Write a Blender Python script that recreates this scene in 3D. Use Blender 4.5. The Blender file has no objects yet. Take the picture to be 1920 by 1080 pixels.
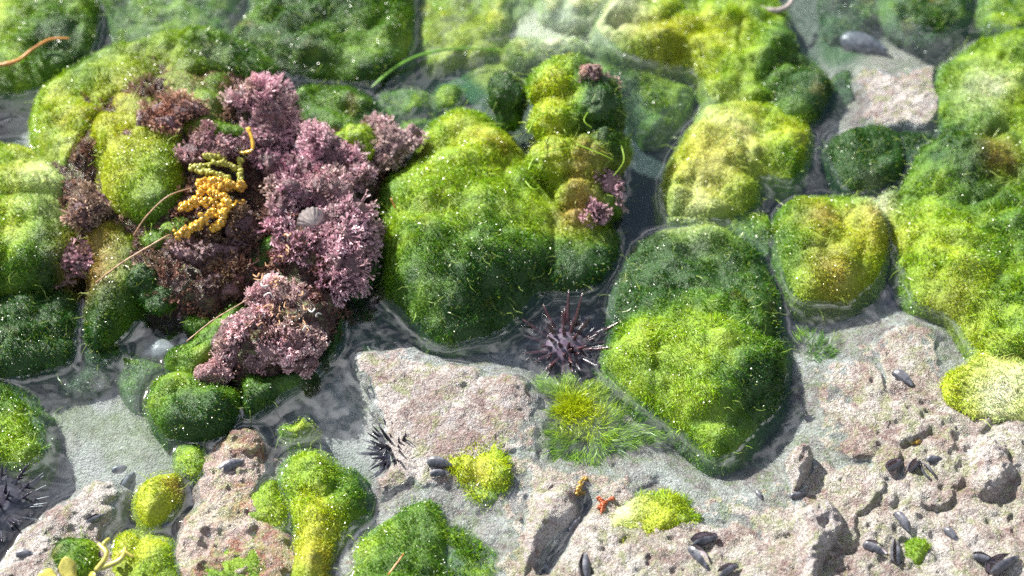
import bpy, math, time
import numpy as np
from mathutils import Vector, Matrix
T0 = time.time()
R = math.radians
sc = bpy.context.scene
C = sc.collection
# ------------------------------------------------------------------ camera
PITCH = R(55); DIST = 0.80; LENS = 60.0
cd = bpy.data.cameras.new('camera'); cam = bpy.data.objects.new('camera', cd); C.objects.link(cam)
cd.lens = LENS; cd.sensor_width = 36; cd.clip_start = 0.01; cd.clip_end = 200
cam.location = (0, -DIST * math.cos(PITCH), DIST * math.sin(PITCH))
cam.rotation_euler = (R(90) - PITCH, 0, 0)
cd.dof.use_dof = True; cd.dof.focus_distance = 0.752; cd.dof.aperture_fstop = 5.6
sc.camera = cam
# ------------------------------------------------------------------ world, sun, exposure
SUN_FROM = Vector((-0.58, 0.58, 0.60)).normalized()
w = bpy.data.worlds.new('World'); sc.world = w; w.use_nodes = True
nt = w.node_tree; bg = nt.nodes['Background']; sky = nt.nodes.new('ShaderNodeTexSky')
sky.sky_type = 'NISHITA'; sky.sun_disc = False
sky.sun_elevation = math.asin(SUN_FROM.z); sky.sun_rotation = math.atan2(SUN_FROM.x, SUN_FROM.y)
tc_ = nt.nodes.new('ShaderNodeTexCoord'); cn_ = nt.nodes.new('ShaderNodeTexNoise'); nt.links.new(tc_.outputs['Generated'], cn_.inputs['Vector'])
cn_.inputs['Scale'].default_value = 3.2; cn_.inputs['Detail'].default_value = 7; cn_.inputs['Roughness'].default_value = .6; cn_.inputs['Distortion'].default_value = .5
cr_ = nt.nodes.new('ShaderNodeValToRGB'); cr_.color_ramp.elements[0].position = .50; cr_.color_ramp.elements[1].position = .64; nt.links.new(cn_.outputs['Fac'], cr_.inputs[0])
cm_ = nt.nodes.new('ShaderNodeMix'); cm_.data_type = 'RGBA'; nt.links.new(cr_.outputs[0], cm_.inputs[0]); nt.links.new(sky.outputs[0], cm_.inputs[6]); cm_.inputs[7].default_value = (32, 32, 34, 1)
nt.links.new(cm_.outputs[2], bg.inputs[0]); bg.inputs[1].default_value = 0.03
sd = bpy.data.lights.new('sun', 'SUN'); so = bpy.data.objects.new('sun', sd); C.objects.link(so)
sd.energy = 5.0; sd.angle = R(0.6); sd.color = (1.0, 0.96, 0.88)
so.rotation_euler = SUN_FROM.to_track_quat('Z', 'Y').to_euler(); so.location = SUN_FROM * 3
sc.view_settings.view_transform = 'Standard'; sc.view_settings.look = 'None'
sc.view_settings.exposure = 1.38; sc.view_settings.gamma = 1
sc.cycles.use_denoising = False
sc.cycles.max_bounces = 6; sc.cycles.transparent_max_bounces = 10
sc.cycles.diffuse_bounces = 3; sc.cycles.glossy_bounces = 3; sc.cycles.transmission_bounces = 4
sc.cycles.caustics_reflective = False; sc.cycles.caustics_refractive = False

# ------------------------------------------------------------------ layout maths (millimetres)
rng = np.random.default_rng(7)
CP, SP = math.cos(PITCH), math.sin(PITCH)
CAM = np.array([0, -DIST * CP, DIST * SP]) * 1000
FW, UP, RT = np.array([0, CP, -SP]), np.array([0, SP, CP]), np.array([1., 0, 0])
K = 36 / LENS / 1920
def P(u, v, z=0.0):
    """where the sight line through photo pixel u,v meets the level z (mm)"""
    u = np.asarray(u, float); v = np.asarray(v, float)
    d = FW + ((u - 960) * K)[..., None] * RT + ((540 - v) * K)[..., None] * UP
    t = (np.asarray(z) - CAM[2]) / d[..., 2]
    return CAM + t[..., None] * d
PX = 0.25                                        # mm per photo pixel in the middle
TAB = rng.random((256, 256)); TAB3 = rng.random((48, 48, 48))
def vn(x, y, s=0):
    x = x + s * 17.31; y = y + s * 9.77
    xi = np.floor(x).astype(int); yi = np.floor(y).astype(int); fx = x - xi; fy = y - yi
    fx = fx * fx * (3 - 2 * fx); fy = fy * fy * (3 - 2 * fy)
    a = TAB[xi % 256, yi % 256]; b = TAB[(xi + 1) % 256, yi % 256]
    c = TAB[xi % 256, (yi + 1) % 256]; d = TAB[(xi + 1) % 256, (yi + 1) % 256]
    return (a * (1 - fx) + b * fx) * (1 - fy) + (c * (1 - fx) + d * fx) * fy * 1.0
def fbm(x, y, size, oct=4, s=0, gain=0.5):
    o = 0; a = 1; t = 0; ca, sa = math.cos(.6), math.sin(.6)
    x, y = x / size, y / size
    for k in range(oct):
        o = o + a * (vn(x, y, s + k * 3) * 2 - 1); t += a; a *= gain
        x, y = (x * ca - y * sa) * 2.03, (x * sa + y * ca) * 2.03
    return o / t
def vn3(p, s=0):
    p = p + s * np.array([7.3, 3.1, 5.7]); i = np.floor(p).astype(int); f = p - i; f = f * f * (3 - 2 * f)
    r = 0
    for a in (0, 1):
        for b in (0, 1):
            for c in (0, 1):
                wgt = (f[..., 0] if a else 1 - f[..., 0]) * (f[..., 1] if b else 1 - f[..., 1]) * (f[..., 2] if c else 1 - f[..., 2])
                r = r + wgt * TAB3[(i[..., 0] + a) % 48, (i[..., 1] + b) % 48, (i[..., 2] + c) % 48]
    return r
def fbm3(p, size, oct=3, s=0):
    o = 0; a = 1; t = 0; q = p / size
    for k in range(oct):
        o = o + a * (vn3(q, s + k) * 2 - 1); t += a; a *= .5; q = q * 2.07 + 3.3
    return o / t
def sstep(a, b, x):
    t = np.clip((x - a) / (b - a), 0, 1); return t * t * (3 - 2 * t)
def smooth_poly(pts, n=5):
    pts = np.asarray(pts, float); m = len(pts); out = []
    for i in range(m):
        p0, p1, p2, p3 = pts[i - 1], pts[i], pts[(i + 1) % m], pts[(i + 2) % m]
        for t in np.arange(n) / n:
            out.append(.5 * ((2 * p1) + (-p0 + p2) * t + (2 * p0 - 5 * p1 + 4 * p2 - p3) * t * t + (-p0 + 3 * p1 - 3 * p2 + p3) * t ** 3))
    return np.array(out)
def sdist(poly, X, Y):
    """signed distance (positive inside) to a closed polygon"""
    d2 = np.full(X.shape, 1e12); ins = np.zeros(X.shape, bool)
    for i in range(len(poly)):
        ax, ay = poly[i - 1]; bx, by = poly[i]; ex, ey = bx - ax, by - ay
        t = np.clip(((X - ax) * ex + (Y - ay) * ey) / (ex * ex + ey * ey + 1e-9), 0, 1)
        d2 = np.minimum(d2, (X - ax - t * ex) ** 2 + (Y - ay - t * ey) ** 2)
        if ay != by:
            ins ^= ((ay > Y) != (by > Y)) & (X < (bx - ax) * (Y - ay) / (by - ay) + ax)
    d = np.sqrt(d2)
    return np.where(ins, d, -d)
def topx(x, y):
    """ground point -> photo pixel of that point at water level (a plan coordinate for painting patches)"""
    p = np.stack([x, y, np.zeros_like(x)], -1) - CAM
    dep = p @ FW
    return 960 + (p @ RT) / dep / K, 540 - (p @ UP) / dep / K

# ------------------------------------------------------------------ the bed
SHELF = smooth_poly(P(*np.array([(1478, 640), (1530, 650), (1600, 610), (1680, 590), (1770, 600), (1850, 680), (2200, 640), (2300, 1300), (610, 1300), (640, 1010), (700, 930), (722, 860), (700, 780), (675, 690),
                                 (760, 660), (860, 665), (960, 690), (1030, 735), (1100, 745), (1180, 770), (1250, 835), (1330, 890), (1420, 885), (1500, 800), (1495, 730)]).T, 0)[:, :2])
LOWS = [(930, 960, 110, -5.5), (1090, 820, 80, -7), (1190, 880, 110, -2.5), (860, 1030, 110, -6), (1540, 620, 60, -2)]
BEDP = [  # u, v, radius px, dz mm : lows and highs of the bed
    (1200, 320, 90, -6), (1200, 180, 60, -4), (640, 560, 60, -4), (660, 700, 70, 3), (200, 790, 130, 4), (900, 655, 60, 2), (1100, 640, 80, -10),
    (60, 930, 90, -9), (1630, 110, 100, 6), (1590, 230, 60, 8), (1000, 20, 120, 6), (350, 30, 130, 5), (380, 600, 60, 3)]
def bedz(x, y):
    u, v = topx(x, y)
    z = -12 + 3.0 * fbm(x, y, 45, 3, 1)
    for a, b, r, dz in BEDP:
        z = z + dz * np.exp(-((u - a) ** 2 + (v - b) ** 2) / r ** 2)
    far = np.hypot(x, y - 20)
    cv = np.minimum(*[((u - a - np.clip(((u - a) * (c - a) + (v - b) * (d - b)) / ((c - a) ** 2 + (d - b) ** 2), 0, 1) * (c - a)) ** 2 + (v - b - np.clip(((u - a) * (c - a) + (v - b) * (d - b)) / ((c - a) ** 2 + (d - b) ** 2), 0, 1) * (d - b)) ** 2) for a, b, c, d in ((1022, 1065, 1058, 1000), (1058, 1000, 1098, 940))])
    f = np.exp(-(far / 900) ** 2)
    wx = x + 3.5 * fbm(x, y, 16, 3, 4); wy = y + 3.5 * fbm(x, y, 16, 3, 5)
    sdv = sdist(SHELF, wx, wy) if x.size < 3e6 else 0
    m = sstep(-16, 12, sdv)
    pit = fbm(x, y, 5, 2, 15); rug = 2.0 * fbm(x, y, 34, 4, 7) + 1.3 * (1 - 2 * np.abs(fbm(x, y, 15, 4, 9))) + .8 * fbm(x, y, 4, 3, 11) + .35 * (1 - 3 * np.abs(fbm(x, y, 6.5, 4, 19))) - .8 * sstep(.5, .62, pit) - 2.0 * sstep(.90, .99, 1 - np.abs(fbm(x, y, 48, 4, 17)))
    rim = -1.0 + 5.5 * np.clip(sdv / 45, 0, 1)
    z = z * (1 - m) + m * (rim + rug * np.clip(.45 + sdv / 50, .45, 1.5))
    z = z - 13 * np.exp(-cv / 15 ** 2) * m
    for a, b, r, dz in LOWS: z = z + dz * np.exp(-((u - a) ** 2 + (v - b) ** 2) / r ** 2)
    z = z + (1 - m) * 0.35 * fbm(x, y, 4, 3, 12)
    z = z + (1 - f) * 10 * fbm(x, y, 160, 5, 21)
    return z
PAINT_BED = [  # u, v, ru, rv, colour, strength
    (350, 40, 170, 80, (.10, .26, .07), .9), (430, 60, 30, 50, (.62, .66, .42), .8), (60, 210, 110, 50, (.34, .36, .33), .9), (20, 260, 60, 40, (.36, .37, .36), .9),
    (900, 60, 130, 90, (.24, .42, .04), .95), (820, 150, 110, 60, (.05, .17, .06), .95), (940, 110, 60, 40, (.42, .52, .10), .8), (1030, 45, 95, 50, (.85, .85, .62), .95),  # near-white patch: bleached bed with the top-centre glare painted in
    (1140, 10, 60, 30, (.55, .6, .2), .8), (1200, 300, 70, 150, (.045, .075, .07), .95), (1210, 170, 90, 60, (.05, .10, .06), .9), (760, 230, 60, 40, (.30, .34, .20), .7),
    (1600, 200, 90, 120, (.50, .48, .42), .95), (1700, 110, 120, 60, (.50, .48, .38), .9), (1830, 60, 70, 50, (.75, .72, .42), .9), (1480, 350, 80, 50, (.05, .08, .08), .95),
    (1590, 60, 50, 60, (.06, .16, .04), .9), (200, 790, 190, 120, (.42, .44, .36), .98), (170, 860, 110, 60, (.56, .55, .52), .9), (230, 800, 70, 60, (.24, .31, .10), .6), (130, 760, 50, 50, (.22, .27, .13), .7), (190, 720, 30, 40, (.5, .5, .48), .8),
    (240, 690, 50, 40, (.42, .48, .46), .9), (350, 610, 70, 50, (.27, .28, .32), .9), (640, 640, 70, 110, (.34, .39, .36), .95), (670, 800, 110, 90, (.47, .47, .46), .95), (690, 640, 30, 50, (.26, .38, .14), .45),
    (900, 655, 120, 40, (.42, .42, .43), .95), (1060, 610, 80, 70, (.24, .23, .29), .95), (1080, 680, 80, 60, (.17, .13, .20), .9), (20, 960, 110, 90, (.10, .09, .16), .9), (90, 900, 60, 30, (.50, .50, .54), .9),  # purple-dark patch at lower left paints the cushion's shadow on the sand
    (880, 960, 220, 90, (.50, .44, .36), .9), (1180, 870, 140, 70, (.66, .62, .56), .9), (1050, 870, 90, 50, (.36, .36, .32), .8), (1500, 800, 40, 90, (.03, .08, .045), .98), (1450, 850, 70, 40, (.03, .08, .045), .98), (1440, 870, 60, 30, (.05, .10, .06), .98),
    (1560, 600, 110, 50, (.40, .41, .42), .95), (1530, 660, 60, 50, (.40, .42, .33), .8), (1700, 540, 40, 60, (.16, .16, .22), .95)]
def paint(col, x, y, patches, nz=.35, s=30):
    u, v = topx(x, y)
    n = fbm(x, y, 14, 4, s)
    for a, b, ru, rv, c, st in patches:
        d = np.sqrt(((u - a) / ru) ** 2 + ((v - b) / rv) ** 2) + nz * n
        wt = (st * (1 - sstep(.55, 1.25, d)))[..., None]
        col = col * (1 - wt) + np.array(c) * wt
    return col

# ------------------------------------------------------------------ moss colour by place
DEEP, MID, LIME, YEL = (np.array(c) for c in ((.018, .080, .005), (.090, .215, .008), (.23, .375, .009), (.39, .47, .014)))
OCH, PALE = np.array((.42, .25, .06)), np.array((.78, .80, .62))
MPATCH = [  (820, 560, 110, -.2),   # u, v, r, amount towards yellow (+) / deep green (-): own tint, painted sun and shade
    (880, 250, 70, .55), (950, 270, 40, .5), (850, 395, 130, .45), (760, 330, 60, .3), (1000, 400, 50, .3), (1035, 225, 55, .6), (1035, 320, 55, .7), (1135, 235, 60, -.55), (1090, 430, 50, .4), (900, 560, 120, -.35), (1100, 500, 90, -.6), (730, 480, 50, -.2),  # column and central cushion: sunny sides yellowed, cast shade painted deep green
    (950, 180, 60, -.5), (1150, 200, 50, -.3), (120, 200, 90, .55), (60, 330, 80, .3), (250, 300, 90, .7), (290, 370, 60, -.1), (130, 280, 60, -.15), (40, 450, 80, .7), (120, 480, 40, -.3), (80, 600, 150, -.6), (40, 800, 70, .2),  # left dome and cushions: lit flanks and overhang shade put into the colour
    (220, 590, 60, .1), (600, 80, 160, -.1), (330, 50, 90, .3), (860, 40, 100, .4), (540, 100, 60, .05), (650, 200, 80, -.1), (1340, 270, 110, .55), (1300, 380, 90, .55), (1480, 250, 40, .5), (1490, 300, 30, -.2), (1200, 60, 120, .5), (1340, 110, 110, .4), (1450, 150, 60, -.3), (1530, 170, 50, -.4), (1170, 130, 60, -.4),
    (1620, 290, 90, -.5), (1580, 410, 90, .35), (1520, 520, 80, .25), (1640, 440, 50, .5), (1340, 650, 70, .45), (1200, 640, 70, .55), (1300, 780, 60, .25), (1420, 730, 90, -.4), (1300, 480, 130, -.5), (1430, 600, 50, -.2), (1280, 570, 60, .2),  # right-centre cushion: bright left and dark lower right painted into the green
    (1860, 160, 70, .5), (1800, 300, 90, -.45), (1780, 430, 90, .35), (1900, 400, 80, .1), (1750, 540, 60, .3), (1850, 580, 90, -.05), (1850, 740, 90, .9), (310, 760, 60, .2), (400, 770, 50, -.6), (600, 600, 90, -.4),
    (290, 920, 60, .9), (590, 860, 60, .2), (600, 950, 50, .6), (600, 1040, 60, 1.1), (690, 900, 50, -.5), (740, 1020, 90, .1), (230, 1030, 60, .7), (130, 1040, 50, -.2), (460, 1020, 90, .3), (880, 870, 70, .9), (1090, 780, 60, .8), (1100, 850, 60, -.1), (1200, 980, 90, 1.), (570, 800, 40, .3), (0, 60, 70, .4), (110, 100, 60, -.4)]
OCHP = [(1530, 415, 35, .6), (1560, 515, 55, .45), (1640, 420, 40, .35), (1330, 300, 80, .3), (600, 1040, 50, .35), (330, 900, 20, .7), (1860, 300, 40, .5), (1060, 150, 20, .6), (1090, 330, 30, .5), (1080, 390, 40, .8), (200, 440, 60, .65), (180, 500, 40, .5), (300, 200, 100, .3), (900, 880, 20, .3),
        (1780, 560, 50, .25), (1230, 90, 60, .25)]
PALP = [(1370, 260, 50, .2), (1330, 200, 40, .2), (1640, 375, 30, .8), (1865, 730, 48, .95), (1840, 170, 40, .5), (1040, 50, 70, .9), (1160, 10, 50, .6), (100, 340, 60, .3), (1160, 940, 40, .6), (1300, 390, 60, .3)]  # pale bleached spots; top-centre and right-edge ones paint in blown glare
def moss_col(x, y, bias=0.0, lift=0.0):
    y = y + .7 * lift
    u, v = topx(x, y)
    f = 0.30 + bias + .38 * fbm(x, y, 26, 3, 40) + .22 * fbm(x, y, 6, 2, 41)
    uu = u + 14 * fbm(x, y, 10, 3, 44); vv = v + 14 * fbm(x, y, 10, 3, 45)
    for a, b, r, k in MPATCH:
        f = f + k * np.exp(-((uu - a) ** 2 + (vv - b) ** 2) / r ** 2)
    f = np.clip(f, 0, 1.15)[..., None]
    c = DEEP + (MID - DEEP) * sstep(0, .35, f) + (LIME - MID) * sstep(.3, .72, f) + (YEL - LIME) * sstep(.65, 1.15, f)
    o = np.clip(.9 * fbm(x, y, 18, 3, 50) - .42, 0, .35)
    for a, b, r, k in OCHP: o = o + k * np.exp(-((uu - a) ** 2 + (vv - b) ** 2) / r ** 2)
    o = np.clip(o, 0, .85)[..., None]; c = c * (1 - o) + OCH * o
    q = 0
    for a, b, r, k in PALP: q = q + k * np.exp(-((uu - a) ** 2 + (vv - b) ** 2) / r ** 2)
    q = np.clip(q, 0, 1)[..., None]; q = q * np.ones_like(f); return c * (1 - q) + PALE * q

# ------------------------------------------------------------------ mesh output
def mesh(name, V, quads=None, tris=None, col=None, mats=(), fmat=None, parent=None, smooth=True, extra=None):
    """V in mm"""
    me = bpy.data.meshes.new(name)
    V = np.asarray(V, float)
    off = np.zeros(3)
    nq = 0 if quads is None else len(quads); ntr = 0 if tris is None else len(tris)
    loops = []
    if nq: loops.append(np.asarray(quads).ravel())
    if ntr: loops.append(np.asarray(tris).ravel())
    loops = np.concatenate(loops).astype(np.int32)
    me.vertices.add(len(V)); me.vertices.foreach_set('co', (V * .001).astype(np.float32).ravel())
    me.loops.add(len(loops)); me.loops.foreach_set('vertex_index', loops)
    me.polygons.add(nq + ntr)
    st = np.concatenate([np.arange(nq) * 4, nq * 4 + np.arange(ntr) * 3]).astype(np.int32)
    me.polygons.foreach_set('loop_start', st)
    if smooth is True: me.polygons.foreach_set('use_smooth', np.ones(nq + ntr, bool))
    elif smooth is not False: me.polygons.foreach_set('use_smooth', smooth)
    for m in mats: me.materials.append(m)
    if fmat is not None: me.polygons.foreach_set('material_index', np.asarray(fmat, np.int32))
    me.update(calc_edges=True)
    if col is not None:
        a = me.color_attributes.new('Col', 'FLOAT_COLOR', 'POINT')
        a.data.foreach_set('color', np.concatenate([np.clip(col, 0, 1), np.ones((len(V), 1))], 1).astype(np.float32).ravel())
    for k, arr in (extra or {}).items():
        a = me.attributes.new(k, 'FLOAT', 'POINT'); a.data.foreach_set('value', np.asarray(arr, np.float32).ravel())
    o = bpy.data.objects.new(name, me); C.objects.link(o)
    if parent: o.parent = parent
    return o
def tag(o, label=None, cat=None, group=None, kind=None):
    if label: o['label'] = label
    if cat: o['category'] = cat
    if group: o['group'] = group
    if kind: o['kind'] = kind
    return o
def empty(name, loc_mm, label, cat, group=None):
    o = bpy.data.objects.new(name, None); C.objects.link(o); o.location = Vector(loc_mm) * .001
    o.empty_display_size = .005
    return tag(o, label, cat, group)
def join(parts):
    """parts: (V, quads, tris, col, matindex, smooth)"""
    Vs, Qs, Ts, Cs, mq, mt, sq, s_t = [], [], [], [], [], [], [], []
    o = 0
    for V, q, t, c, mi, sm in parts:
        Vs.append(V); Cs.append(np.broadcast_to(c, (len(V), 3)))
        if q is not None and len(q): Qs.append(np.asarray(q) + o); mq.append(np.full(len(q), mi)); sq.append(np.full(len(q), sm, bool))
        if t is not None and len(t): Ts.append(np.asarray(t) + o); mt.append(np.full(len(t), mi)); s_t.append(np.full(len(t), sm, bool))
        o += len(V)
    return (np.concatenate(Vs), np.concatenate(Qs) if Qs else None, np.concatenate(Ts) if Ts else None, np.concatenate(Cs),
            np.concatenate(mq + mt), np.concatenate(sq + s_t))
def nrm(a): return a / (np.linalg.norm(a, axis=-1, keepdims=True) + 1e-9)
def rdir(n):
    return nrm(rng.normal(size=(n, 3)))
def blades(p, d, L, W, spread=.6, c0=None, c1=None):
    """curved tapering filaments: base pair, middle pair, tip"""
    n = len(p); r = rdir(n); s = nrm(np.cross(d, r)); L = np.broadcast_to(L, n)[:, None]; W = np.broadcast_to(W, n)[:, None]
    d2 = nrm(d + spread * rdir(n)); s2 = nrm(s - d2 * (s * d2).sum(1, keepdims=True))
    m = p + d * L * .5; t = m + d2 * L * .5
    V = np.stack([p - s * W / 2, p + s * W / 2, m - s2 * W * .5, m + s2 * W * .5, t], 1).reshape(-1, 3)
    i = np.arange(n)[:, None] * 5
    col = np.stack([c0, c0, (c0 + c1) / 2, (c0 + c1) / 2, c1], 1).reshape(-1, 3)
    return V, i + np.array([0, 1, 3, 2]), i + np.array([2, 3, 4]), col
def ribbons(p, d, L, w0, w1, c0, c1):
    n = len(p); s = nrm(np.cross(d, rdir(n))); L = np.broadcast_to(L, n)[:, None]
    t = p + d * L
    V = np.stack([p - s * w0 / 2, p + s * w0 / 2, t + s * w1 / 2, t - s * w1 / 2], 1).reshape(-1, 3)
    return V, np.arange(n * 4).reshape(-1, 4), np.stack([c0, c0, c1, c1], 1).reshape(-1, 3), t

# ------------------------------------------------------------------ materials
def mat(name):
    m = bpy.data.materials.new(name); m.use_nodes = True
    return m, m.node_tree, m.node_tree.nodes, m.node_tree.links, m.node_tree.nodes['Principled BSDF']
def node(nt, t, **kw):
    n = nt.nodes.new(t)
    for k, v in kw.items():
        if k.startswith('i_'):
            key = k[2:]; n.inputs[int(key) if key.isdigit() else key].default_value = v
        else: setattr(n, k, v)
    return n
def noise(nt, scale, detail=3, rough=.6, coord=None, dist=0):
    n = node(nt, 'ShaderNodeTexNoise', i_Scale=scale, i_Detail=detail, i_Roughness=rough, i_Distortion=dist)
    nt.links.new(coord, n.inputs['Vector']); return n.outputs['Fac']
def ramp(nt, src, stops):
    r = node(nt, 'ShaderNodeValToRGB'); e = r.color_ramp.elements
    while len(e) < len(stops): e.new(.5)
    for el, (p_, c_) in zip(e, stops): el.position = p_; el.color = (*c_, 1) if len(c_) == 3 else c_
    nt.links.new(src, r.inputs[0]); return r.outputs[0]
def mixc(nt, f, a, b, mode='MIX'):
    m = node(nt, 'ShaderNodeMix', data_type='RGBA', blend_type=mode)
    for s, k in ((f, 0), (a, 6), (b, 7)):
        if hasattr(s, 'is_output'): nt.links.new(s, m.inputs[k])
        elif k == 0: m.inputs[0].default_value = s
        else: m.inputs[k].default_value = (*s, 1)
    return m.outputs[2]
def bump(nt, src, strength, dist):
    b = node(nt, 'ShaderNodeBump', i_Strength=strength, i_Distance=dist); nt.links.new(src, b.inputs['Height']); return b.outputs[0]

def moss_material(name, rough=.32, spec=.9, trans=.35):
    m, nt, N, L, b = mat(name)
    a = node(nt, 'ShaderNodeAttribute', attribute_name='Col')
    L.new(a.outputs['Color'], b.inputs['Base Color']); b.inputs['Roughness'].default_value = rough
    b.inputs['Specular IOR Level'].default_value = spec
    t = node(nt, 'ShaderNodeBsdfTranslucent'); L.new(a.outputs['Color'], t.inputs['Color'])
    mx = node(nt, 'ShaderNodeMixShader', i_0=trans); L.new(b.outputs[0], mx.inputs[1]); L.new(t.outputs[0], mx.inputs[2])
    L.new(mx.outputs[0], N['Material Output'].inputs[0]); return m
M_FIL = moss_material('moss_filaments', .34, .38, .22)
M_WET = moss_material('wet_moss', .30, .9, .3)
M_COR = moss_material('coralline_fronds', .45, .5, .12)
def body_material():
    m, nt, N, L, b = mat('moss_cushion')
    a = node(nt, 'ShaderNodeAttribute', attribute_name='Col'); co = node(nt, 'ShaderNodeTexCoord').outputs['Object']
    n = noise(nt, 900, 3, .6, co)
    c = mixc(nt, 1, a.outputs['Color'], ramp(nt, n, [(.3, (.45, .45, .45)), (.7, (1.15, 1.15, 1.15))]), 'MULTIPLY')
    L.new(c, b.inputs['Base Color']); b.inputs['Roughness'].default_value = .4
    L.new(bump(nt, noise(nt, 500, 4, .7, co), .8, .002), b.inputs['Normal']); return m
M_BODY = body_material()
def rock_material(name, pal, white=.5, red=.4, bscale=1.5, gloss=.30, patchy=.75):
    m, nt, N, L, b = mat(name)
    co = node(nt, 'ShaderNodeTexCoord').outputs['Object']
    at = node(nt, 'ShaderNodeAttribute', attribute_name='Col'); mo = node(nt, 'ShaderNodeAttribute', attribute_name='mottle')
    n1 = noise(nt, 110, 6, .7, co, .6); c = ramp(nt, n1, [(.34, pal[0]), (.43, pal[1]), (.5, pal[2]), (.57, pal[3]), (.66, pal[4])])
    n2 = noise(nt, 330, 4, .7, co, .6)
    c = mixc(nt, ramp(nt, n2, [(.50, (0, 0, 0)), (.66, (white,) * 3)]), c, (.56, .54, .49))
    n3 = noise(nt, 210, 5, .75, co, 1.2)
    c = mixc(nt, ramp(nt, n3, [(.36, (red,) * 3), (.48, (0, 0, 0))]), c, (.17, .07, .05))
    n7 = noise(nt, 24, 6, .7, co, 1.5); c = mixc(nt, ramp(nt, n7, [(.50, (0, 0, 0)), (.60, (patchy,) * 3)]), c, (.60, .58, .55))
    c = mixc(nt, ramp(nt, n7, [(.36, (.8,) * 3), (.45, (0, 0, 0))]), c, (.28, .20, .18))
    n6 = noise(nt, 140, 4, .7, co, .8)
    c = mixc(nt, ramp(nt, n6, [(.52, (0, 0, 0)), (.62, (.7,) * 3)]), c, (.27, .31, .14))
    n4 = noise(nt, 900, 3, .7, co); c = mixc(nt, 1, c, ramp(nt, n4, [(.30, (.4, .37, .36)), (.46, (.9, .9, .9)), (.68, (1.3, 1.3, 1.3))]), 'MULTIPLY')
    base = mixc(nt, 1, at.outputs['Color'], ramp(nt, noise(nt, 620, 4, .7, co), [(.3, (.72, .72, .72)), (.7, (1.18, 1.18, 1.18))]), 'MULTIPLY')
    c = mixc(nt, mo.outputs['Fac'], base, c)
    c = mixc(nt, 1, c, (1.08, 1.06, 1.08), 'MULTIPLY')
    L.new(c, b.inputs['Base Color']); b.inputs['Roughness'].default_value = gloss; b.inputs['Specular IOR Level'].default_value = .6
    hsum = node(nt, 'ShaderNodeMath', operation='ADD'); L.new(n2, hsum.inputs[0]); L.new(noise(nt, 1100, 3, .7, co), hsum.inputs[1])
    L.new(bump(nt, hsum.outputs[0], .75 * bscale, .0022), b.inputs['Normal']); return m
M_BED = rock_material('rock_bed', [(.21, .145, .135), (.32, .25, .23), (.43, .385, .34), (.37, .37, .27), (.56, .54, .51)], .8, .5)
M_ROCK = rock_material('rock_crust', [(.21, .15, .145), (.31, .25, .24), (.41, .37, .33), (.35, .33, .34), (.52, .49, .45)], .7, .6, 1.4)
M_RED = rock_material('rock_red', [(.12, .04, .03), (.25, .10, .07), (.33, .20, .12), (.30, .28, .12), (.46, .38, .34)], .5, .7, 1.3, .3, .45)
def simple(name, col, rough=.4, spec=.5, var=.35, scale=400, trans=0, bmp=.3, ramp2=None):
    m, nt, N, L, b = mat(name); co = node(nt, 'ShaderNodeTexCoord').outputs['Object']
    n = noise(nt, scale, 4, .6, co); c2 = ramp2 or tuple(x * (1 - var) for x in col)
    L.new(ramp(nt, n, [(.3, c2), (.7, tuple(min(1, x * (1 + var * .6)) for x in col))]), b.inputs['Base Color'])
    b.inputs['Roughness'].default_value = rough; b.inputs['Specular IOR Level'].default_value = spec
    if trans: b.inputs['Subsurface Weight'].default_value = trans; b.inputs['Subsurface Radius'].default_value = (.003, .002, .001)
    L.new(bump(nt, n, bmp, .0006), b.inputs['Normal']); return m
M_SPINE = simple('urchin_spine', (.065, .025, .032), .25, .8, .5, 900)
M_TEST = simple('urchin_body', (.13, .07, .115), .5, .3, .6, 600)
M_DARKSP = simple('urchin_spine_dark', (.022, .018, .035), .3, .6, .4, 600)  # near-black purple for spines and bodies of the darker urchins
M_MUSSEL = simple('mussel_shell', (.13, .135, .16), .38, .7, .5, 330, ramp2=(.010, .012, .022), bmp=.6)
M_MUSIN = simple('mussel_inside', (.36, .31, .36), .35, .6, .35, 400)
M_LIMPET = simple('limpet_shell', (.36, .31, .29), .4, .6, .5, 500)
M_STRIPE = simple('striped_snail', (.30, .17, .19), .4, .6, .6, 300)
M_PEB = simple('pebble', (.17, .18, .19), .45, .5, .35, 900)
M_YEL = simple('golden_alga', (.66, .40, .03), .22, .9, .5, 350, .4, .8, ramp2=(.30, .17, .02))
M_YEL2 = simple('olive_blade_alga', (.48, .42, .10), .3, .7, .5, 260, .4, ramp2=(.24, .25, .04))
M_STRAW = simple('dry_stem', (.40, .25, .15), .45, .5, .4, 500)
M_STEMO = simple('orange_stem', (.50, .22, .05), .35, .6, .4, 100)
M_GRASS = simple('eelgrass', (.09, .22, .02), .3, .6, .3, 200)
M_ORANGE = simple('red_alga', (.38, .09, .03), .35, .6, .5, 800)
M_TAN = simple('debris', (.45, .27, .15), .35, .6, .6, 500)
M_WHITE = simple('pale_tube', (.62, .62, .60), .3, .7, .3, 500)
M_DARKROCK = rock_material('rock_dark', [(.03, .012, .012), (.06, .025, .028), (.09, .045, .05), (.06, .06, .03), (.13, .08, .09)], .06, .7, patchy=.03)

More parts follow.
